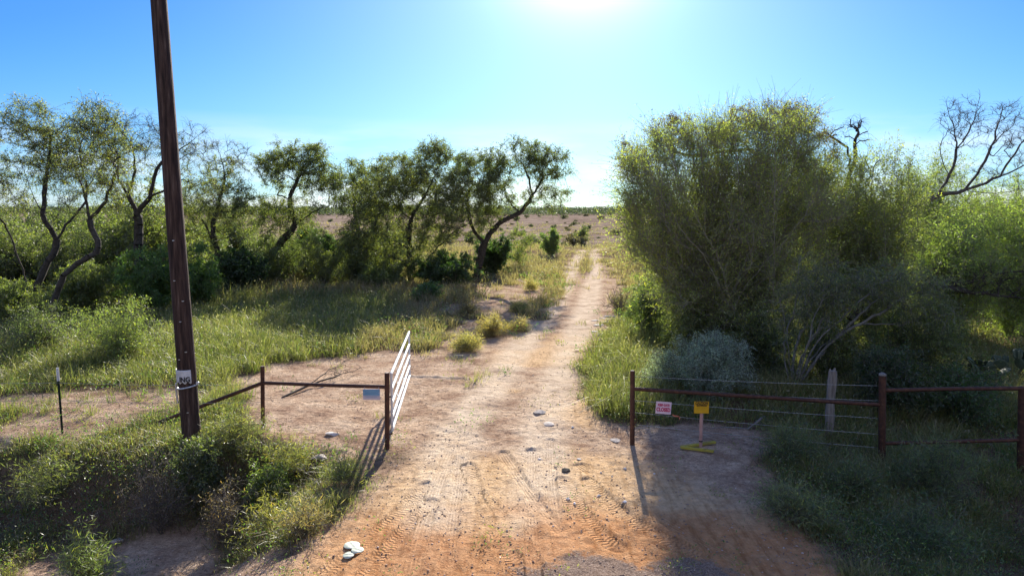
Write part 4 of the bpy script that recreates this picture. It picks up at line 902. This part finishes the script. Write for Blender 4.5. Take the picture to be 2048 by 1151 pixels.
# sign on the left bay rail
sg = empty('sign', Vector(at(743, 788, b1.y - .05)), 'small blue and white sign hanging under the rusty rail left of the gate', 'sign')
MB().box((0, 0, 0), (.31, .006, .20)).build('panel', surf('faded_pink_panel', [(.3, (.55, .46, .50)), (.7, (.68, .60, .63))], 5, .5, .02), sg)
MB().box((0, -.006, .065), (.30, .004, .055)).box((0, -.006, .005), (.30, .004, .045)).build('blue_band', M_blue, sg)
MB().box((0, -.006, .032), (.24, .003, .006)).box((0, -.006, -.035), (.26, .003, .006)).box((0, -.006, -.055), (.2, .003, .005)).build('printed_line', M_blue, sg)
for dx in (-.13, .13): MB().tube([(dx, 0, .1), (dx, .03, .13)], .004, 6).build('hanger', M_wire, sg)

# white tube gate swung open
g0 = Vector(at(784, 858, b1.y + .12)); hx, hy = at(784, 800, b1.y + .12)[:2]
gate = empty('tube_gate', (hx, hy, float(hz(hx, hy))), 'white five bar tube gate standing open at the left post', 'gate')
Yn, Yf = b1.y + .12, 16.3; gl = Vector(gate.location)
NB = [(781, 747), (782, 778), (783, 806), (785, 834), (787, 858)]; FB = [(817, 664), (818, 688), (819, 710), (820, 731), (820, 750)]
nb = [Vector(at(a, b, Yn)) - gl for a, b in NB]; fb_ = [Vector(at(a, b, Yf)) - gl for a, b in FB]
xn = sum(p.x for p in nb) / 5; xf = sum(p.x for p in fb_) / 5
for p in nb: p.x = xn
for p in fb_: p.x = xf
for p, q in zip(nb, fb_): MB().tube([p, q], .028, 12).build('bar', M_galv, gate)
MB().tube([nb[0] + Vector((0, 0, .02)), nb[4] - Vector((0, 0, .03))], .023, 10).build('end_upright', M_galv, gate)
MB().tube([fb_[0] + Vector((0, 0, .0)), fb_[4] - Vector((0, 0, .0))], .023, 10).build('end_upright', M_galv, gate)
for tt in (.33, .66):
    a = nb[0].lerp(fb_[0], tt); b = nb[4].lerp(fb_[4], tt); MB().box((a + b) / 2 + Vector((-.028, 0, 0)), (.006, .04, (a - b).length)).build('strut', M_metal, gate)
for zz in (.25, .95): 
    p = nb[4] + Vector((0, 0, 0)); h0 = Vector((b1.x, b1.y, gl.z + zz)) - gl
    MB().tube([h0, Vector((xn, 0, zz))], .014, 8).build('hinge', M_rust, gate)
a = nb[1].lerp(fb_[1], .12); ch = MB()
for i in range(9): ch.tube([a + Vector((-.03, .02 * i, -.05 * math.sin(i / 8 * 3.14))), a + Vector((-.03, .02 * i + .018, -.05 * math.sin((i + 1) / 8 * 3.14)))], .009, 6)
ch.build('chain', M_metal, gate)

# T post and wires, left
tb = on(124, 866); tt_ = Vector(at(114, 735, tb.y)); tp = empty('fence_post', tb, 'thin dark green steel T post with white tip at the left', 'fence post')
dtp = tt_ - tb; m = MB(); rt = dtp.to_track_quat('Z', 'Y').to_matrix(); L = dtp.length
m.box(dtp * .39, (.04, .006, L * .82 + .3), rt); m.box(dtp * .39 + Vector((0, .018, 0)), (.006, .036, L * .82 + .3), rt); m.build('shaft', M_tpost, tp)
MB().box(dtp * .9, (.046, .012, L * .2), rt).box(dtp * .9 + Vector((0, .018, 0)), (.012, .042, L * .2), rt).build('white_tip', M_white, tp)
def wire(a, b, sag=.03, r=.0028, barbs=True, n=24):
    a, b = Vector(a), Vector(b); m = MB(); pts = [a.lerp(b, i / n) - Vector((0, 0, sag * 4 * (i / n) * (1 - i / n))) for i in range(n + 1)]
    m.tube(pts, r, 5)
    if barbs:
        L = (b - a).length
        for i in range(int(L / .13)):
            p = a.lerp(b, (i + .5) * .13 / L); tq = (i + .5) * .13 / L; p -= Vector((0, 0, sag * 4 * tq * (1 - tq)))
            m.tube([p + Vector((-.006, 0, -.014)), p + Vector((.006, 0, .014))], .0022, 3, False)
    return m
wf = empty('wire_fence', on(60, 800), 'thin wire strands stretched past the T post on the left', 'fence'); wl = Vector(wf.location)
for py, py2 in ((765, 770), (800, 806)):
    a = Vector(at(-80, py, tb.y + .6)) - wl; b = Vector(at(113, py, tb.y)) - wl; c2 = Vector(at(520, py2 - 2, b2.y)) - wl
    w_ = wire(a, b, .01); w2 = wire(b, c2, .03); w_.add(w2.v, w2.f); w_.build('wire', M_wire, wf)

# right pipe fence
rb0 = on(1264, 889); rf = empty('pipe_fence', rb0, 'rusty pipe fence running right from the gate opening with wires and low rails', 'fence'); rl = Vector(rf.location)
c1, d1 = post(rf, 1265, 742, 889); c2_, d2 = post(rf, 1765, 750, 932, Y=12.05, r=.062, cap=False)
MB().tube([Vector((d2.x, d2.y, d2.z)) - rl, Vector((d2.x, d2.y, d2.z + .03)) - rl, Vector((d2.x, d2.y, d2.z + .05)) - rl], [.066, .06, .03], 14).build('post_cap', M_greybark, rf)
ra, rb2 = Vector(at(1268, 777, c1.y)), Vector(at(1763, 809, c2_.y))
MB().tube([ra - rl, rb2 - rl], .036, 12).build('rail', M_rust, rf)
c3, d3 = post(rf, 2046, 778, 925, Y=11.7, r=.07, cap=False)
MB().tube([Vector(at(1767, 780, c2_.y)) - rl, Vector(at(1900, 777, 11.9)) - rl, Vector(at(2046, 776, 11.7)) - rl, Vector(at(2300, 772, 11.4)) - rl], .036, 12).build('rail', M_rust, rf)
MB().tube([Vector(at(1767, 886, c2_.y)) - rl, Vector(at(2042, 879, 11.7)) - rl], .034, 12).build('rail', M_rust, rf)
MB().tube([Vector(at(2042, 879, 11.7)) - rl, Vector(at(2300, 875, 11.4)) - rl], .034, 12).build('rail', M_rust, rf)
for (y0, y1) in ((752, 771), (775, 801), (800, 836), (824, 868), (848, 895)):
    wire(Vector(at(1268, y0, c1.y + .04)) - rl, Vector(at(1762, y1, c2_.y + .06)) - rl, .02, .0042).build('wire', M_wire, rf)
for (x0_, y0, x1_, y1) in ((1266, 828, 1262, 860),):
    MB().tube([Vector(at(x0_, y0, c1.y - .05)) - rl, Vector(at(x0_ + 8, y0 + 10, c1.y - .05)) - rl, Vector(at(x1_ + 3, y1, c1.y - .05)) - rl], .008, 6).build('latch_chain', M_rust, rf)
wpb = gpt(1678, 13.4); wt = at(1678, 741, 13.4)
wp = empty('wood_post', Vector(wpb), 'weathered split wood post behind the right wire strands', 'fence post'); m = MB(); hgt = wt[2] - wpb[2]
rr = [(.0 + .085 + .01 * math.sin(i * 2.1)) for i in range(9)]; m.tube([(0.01 * math.sin(i), 0, -.3 + (hgt + .3) * i / 8) for i in range(9)], rr, 11); wo_ = m.build('shaft', M_oldwood, wp)
m = MB(); m.tube([(.03, 0, hgt - .02), (.05, 0, hgt + .06)], [.04, .012], 7).tube([(-.04, .01, hgt - .02), (-.045, .01, hgt + .04)], [.035, .01], 7).build('splinter', M_oldwood, wp)

# signs on the right fence
def sign_frame(px, py, Y, rz, name, label):
    return empty(name, Vector(at(px, py, Y)), label, 'sign', rz=rz)
ks = sign_frame(1327, 815, c1.y - .06, math.radians(-4), 'sign', 'small white sign with red words KEEP GATE CLOSED on the right fence wires')
kw, kh = .285, .235
MB().box((0, 0, 0), (kw, .005, kh)).build('panel', M_signpink, ks, bevel=.002)
for a, b in (((-kw / 2 + .008, kh / 2 - .008), (kw / 2 - .008, kh / 2 - .008)),): pass
text('KEEP GATE', .058, ks, 0, .052, M_signred, .74, .0025); text('CLOSED', .098, ks, 0, -.035, M_signred, .70, .004)
ks.rotation_euler.y = math.radians(3)
fl = empty('flagging_tape', Vector(at(1345, 829, c1.y - .04)), 'orange flagging ribbon tied beside the gate closed sign', 'ribbon')
fp = [(0, 0, 0), (.04, -.01, -.02), (.09, 0, -.03), (.12, -.02, -.03), (.12, -.02, -.09)]; V_ = []; 
for i, p in enumerate(fp): V_ += [(p[0], p[1], p[2] + .012), (p[0] + (.02 if i > 2 else 0), p[1] + .006, p[2] - .012)]
fo = MB().add(V_, [(2 * i, 2 * i + 1, 2 * i + 3, 2 * i + 2) for i in range(4)]).build('ribbon', M_flag, fl); fo.modifiers.new('s', 'SOLIDIFY').thickness = .002
sb_ = on(1401, 893); sY = sb_.y
stk = empty('marker_sign', sb_, 'yellow caution sign on a pink stake standing behind the yellow boards', 'sign'); tpz = at(1404, 803, sY)[2] - sb_.z
tx = at(1404, 803, sY)[0] - sb_.x
MB().tube([(0, 0, -.2), (tx, 0, tpz)], .033, 12).build('stake', M_stake, stk)
MB().tube([(tx * .15, 0, .1), (tx * .15, 0, .125)], .0345, 12).build('stake_band', M_black, stk)
cs = Vector(at(1403, 814, sY - .045)) - sb_
pn = MB().box((0, 0, 0), (.27, .005, .225)).build('panel', M_yellow, stk, bevel=.002); pn.location = cs
text('CAUTION', .062, pn, 0, .078, M_black, .82, .002); text('GAS PIPELINE', .038, pn, 0, .032, M_black, .80, .0012)
MB().box((0, -.005, .109), (.25, .003, .003)).box((0, -.005, .052), (.25, .003, .003)).build('rule', M_black, pn)
MB().box((0, -.005, -.005), (.15, .003, .0025)).box((0, -.005, -.03), (.17, .003, .0025)).box((0, -.005, -.055), (.12, .003, .0025)).build('printed_line', M_yel2, pn)
# yellow boards laid in a V
va = on(1362, 898); ends = (on(1427, 908), on(1430, 887))
vb = empty('yellow_boards', va, 'two yellow painted boards joined in a V on the ground under the caution sign', 'boards')
for e_ in ends:
    dv = (e_ - va); dv.z += .0; rt = dv.to_track_quat('X', 'Z').to_matrix(); MB().box(dv / 2 + Vector((0, 0, .05)), (dv.length, .07, .04), rt).build('board', M_yel2, vb, bevel=.004)

# ---- ground litter
def rock(name, label, px, py, w, h, mat, flat=.4, Y=None, seed=1):
    p = on(px, py); r = random.Random(seed); import bmesh
    bm = bmesh.new(); bmesh.ops.create_icosphere(bm, subdivisions=3, radius=1)
    ax = [Vector((r.uniform(-1, 1), r.uniform(-1, 1), r.uniform(-.6, 1))).normalized() for _ in range(9)]; dd = [r.uniform(.55, .85) for _ in ax]
    for v in bm.verts:
        for a, d_ in zip(ax, dd):
            s = v.co.dot(a) - d_
            if s > 0: v.co -= a * s
        v.co = Vector((v.co.x * w, v.co.y * h, v.co.z * w * flat))
    me = bpy.data.meshes.new(name); bm.to_mesh(me); bm.free(); o = link(name, me, mat); me.shade_smooth()
    try: me.set_sharp_from_angle(angle=math.radians(35))
    except Exception: pass
    o.location = p + Vector((0, 0, w * flat * .25)); o.rotation_euler.z = r.uniform(-.3, .3); return tag(o, label, 'rock')
rock('rock', 'flat pale rock in the middle of the dirt track', 1078, 825, .16, .13, M_rock, .28, seed=2)
rock('rock', 'grey flat rock just below the pale one in the track', 1096, 848, .13, .16, M_rock, .25, seed=3)
rock('rock', 'flat pale rock left of the gate near the grass', 664, 868, .15, .12, M_whiterock, .28, seed=4)
rock('rock', 'half buried grey rock near the left fence bay grass', 640, 916, .16, .13, M_rock, .4, seed=5)
rock('rock', 'round grey rock at the grass edge above the ditch', 598, 938, .16, .15, M_rock, .5, seed=6)
rock('rock', 'small white stone on the sand near the right post', 1157, 918, .05, .04, M_whiterock, .45, seed=7)
rock('rock', 'dark clod in the road sand', 1130, 942, .10, .08, M_bark, .4, seed=8)
rock('rock', 'grey flat stone left of the right gate post', 1232, 880, .10, .16, M_rock, .2, seed=9)
rock('concrete_chunk', 'broken concrete chunk at the foot of the thick right post', 1745, 962, .24, .16, M_rock, .6, seed=10)
rock('rock', 'pale stone in the ditch shadow at the lower left', 232, 1082, .11, .08, M_rock, .5, seed=11)
for i, (px, py) in enumerate([(1205, 636), (1198, 650), (1213, 645), (1190, 662), (1205, 668), (1222, 633), (1218, 655), (1192, 640)]):
    o = rock('rock', 'flat white rock among others strewn at the right road edge', px, py, (.13 + .07 * (i % 3)) * 1.1, .15, M_rock if i % 3 == 0 else M_whiterock, .16, seed=30 + i); o['group'] = 'white rocks at the right road edge'
def pad(parent, c, rx, ry, tilt, mat, name='pad', th=.03, up=None):
    import bmesh
    bm = bmesh.new(); bmesh.ops.create_uvsphere(bm, u_segments=20, v_segments=12, radius=1)
    for v in bm.verts:
        v.co = Vector((v.co.x * rx * (1 - .18 * v.co.y * (1 if v.co.y < 0 else -.2)), v.co.y * ry, v.co.z * th + .003 * math.sin(7 * v.co.x + 5 * v.co.y)))
    me = bpy.data.meshes.new(name); bm.to_mesh(me); bm.free(); o = link(name, me, mat, parent, True); o.location = c; o.rotation_euler = tilt; return o
pads = [('largest', 704, 1091, .105, .10), ('middle', 715, 1103, .08, .078), ('smallest', 697, 1111, .075, .07)]
for i, (w_, px, py, rx, ry) in enumerate(pads):
    o = pad(None, on(px, py) + Vector((0, 0, .022 + .02 * (i == 1))), rx, ry, (math.radians(2), math.radians(3 - 3 * i), .5 * i), M_padpale, 'cactus_pad', .011)
    tag(o, f'{w_} of the three pale dried cactus pads lying on the dirt', 'cactus pad')
# prickly pear at the right edge
pc = gpt(2015, 17.0, 0); pp = empty('prickly_pear', Vector(pc), 'prickly pear cactus with round pads at the right photo edge', 'cactus')
r = random.Random(5)
def grow(p, d, lvl):
    s = r.uniform(.11, .16); c = p + d * s * .9; q = d.to_track_quat('Y', 'Z'); q = q @ __import__('mathutils').Quaternion((0, 1, 0), r.uniform(-1.2, 1.2))
    o = pad(pp, c, s * .8, s, q.to_euler(), M_cactus, 'pad', .025)
    if lvl > 0:
        for _ in range(r.choice((1, 2, 2, 3))):
            nd = (d + Vector((r.uniform(-.9, .9), r.uniform(-.6, .6), r.uniform(-.1, .7)))).normalized(); grow(c + d * s * .75, nd, lvl - 1)
for k in range(9):
    grow(Vector((r.uniform(-.8, .8), r.uniform(-.5, .5), 0)), Vector((r.uniform(-.5, .5), r.uniform(-.4, .2), 1)).normalized(), 3 if k % 2 else 2)
# fallen dead branch behind the left rail, dead sticks, pale debris
fbp = on(565, 795); fbr = plant('fallen_branch', 'forked dead branch lying on the dirt behind the left rail', 'branch', fbp - Vector((0, 0, .0)),
      [[fbp, on(610, 780) + Vector((0, 0, .07)), on(660, 765) + Vector((0, 0, .12)), on(722, 744) + Vector((0, 0, .12))], [on(610, 780) + Vector((0, 0, .07)), on(660, 757) + Vector((0, 0, .22)), on(690, 745) + Vector((0, 0, .2))]],
      [(np.array(on(670, 760)) + [0, 0, .15], (.6, .5, .1), 8)], rb=.03, nlf=0, ntw=2, twl=.25, up=0, minr=.006, part='stem', wig=.03)
for i, (px, py, dx, dz, lb) in enumerate([(760, 992, -.5, .02, ''),]): pass
dbp = on(1495, 858); db = plant('dead_stick_pile', 'pale weathered dead wood piece lying right of the caution sign', 'dead wood', dbp,
      [[dbp, dbp + Vector((.15, .05, .08)), dbp + Vector((.32, .1, .2))], [dbp, dbp + Vector((-.35, .0, .03)), dbp + Vector((-.8, -.1, .03))]], [], rb=.045, nlf=0, ntw=1, twl=.12, bark=M_greybark, up=0, part='stem', wig=.01, minr=.018)
print('verts', sum(len(o.data.vertices) for o in bpy.data.objects if o.type == 'MESH'))
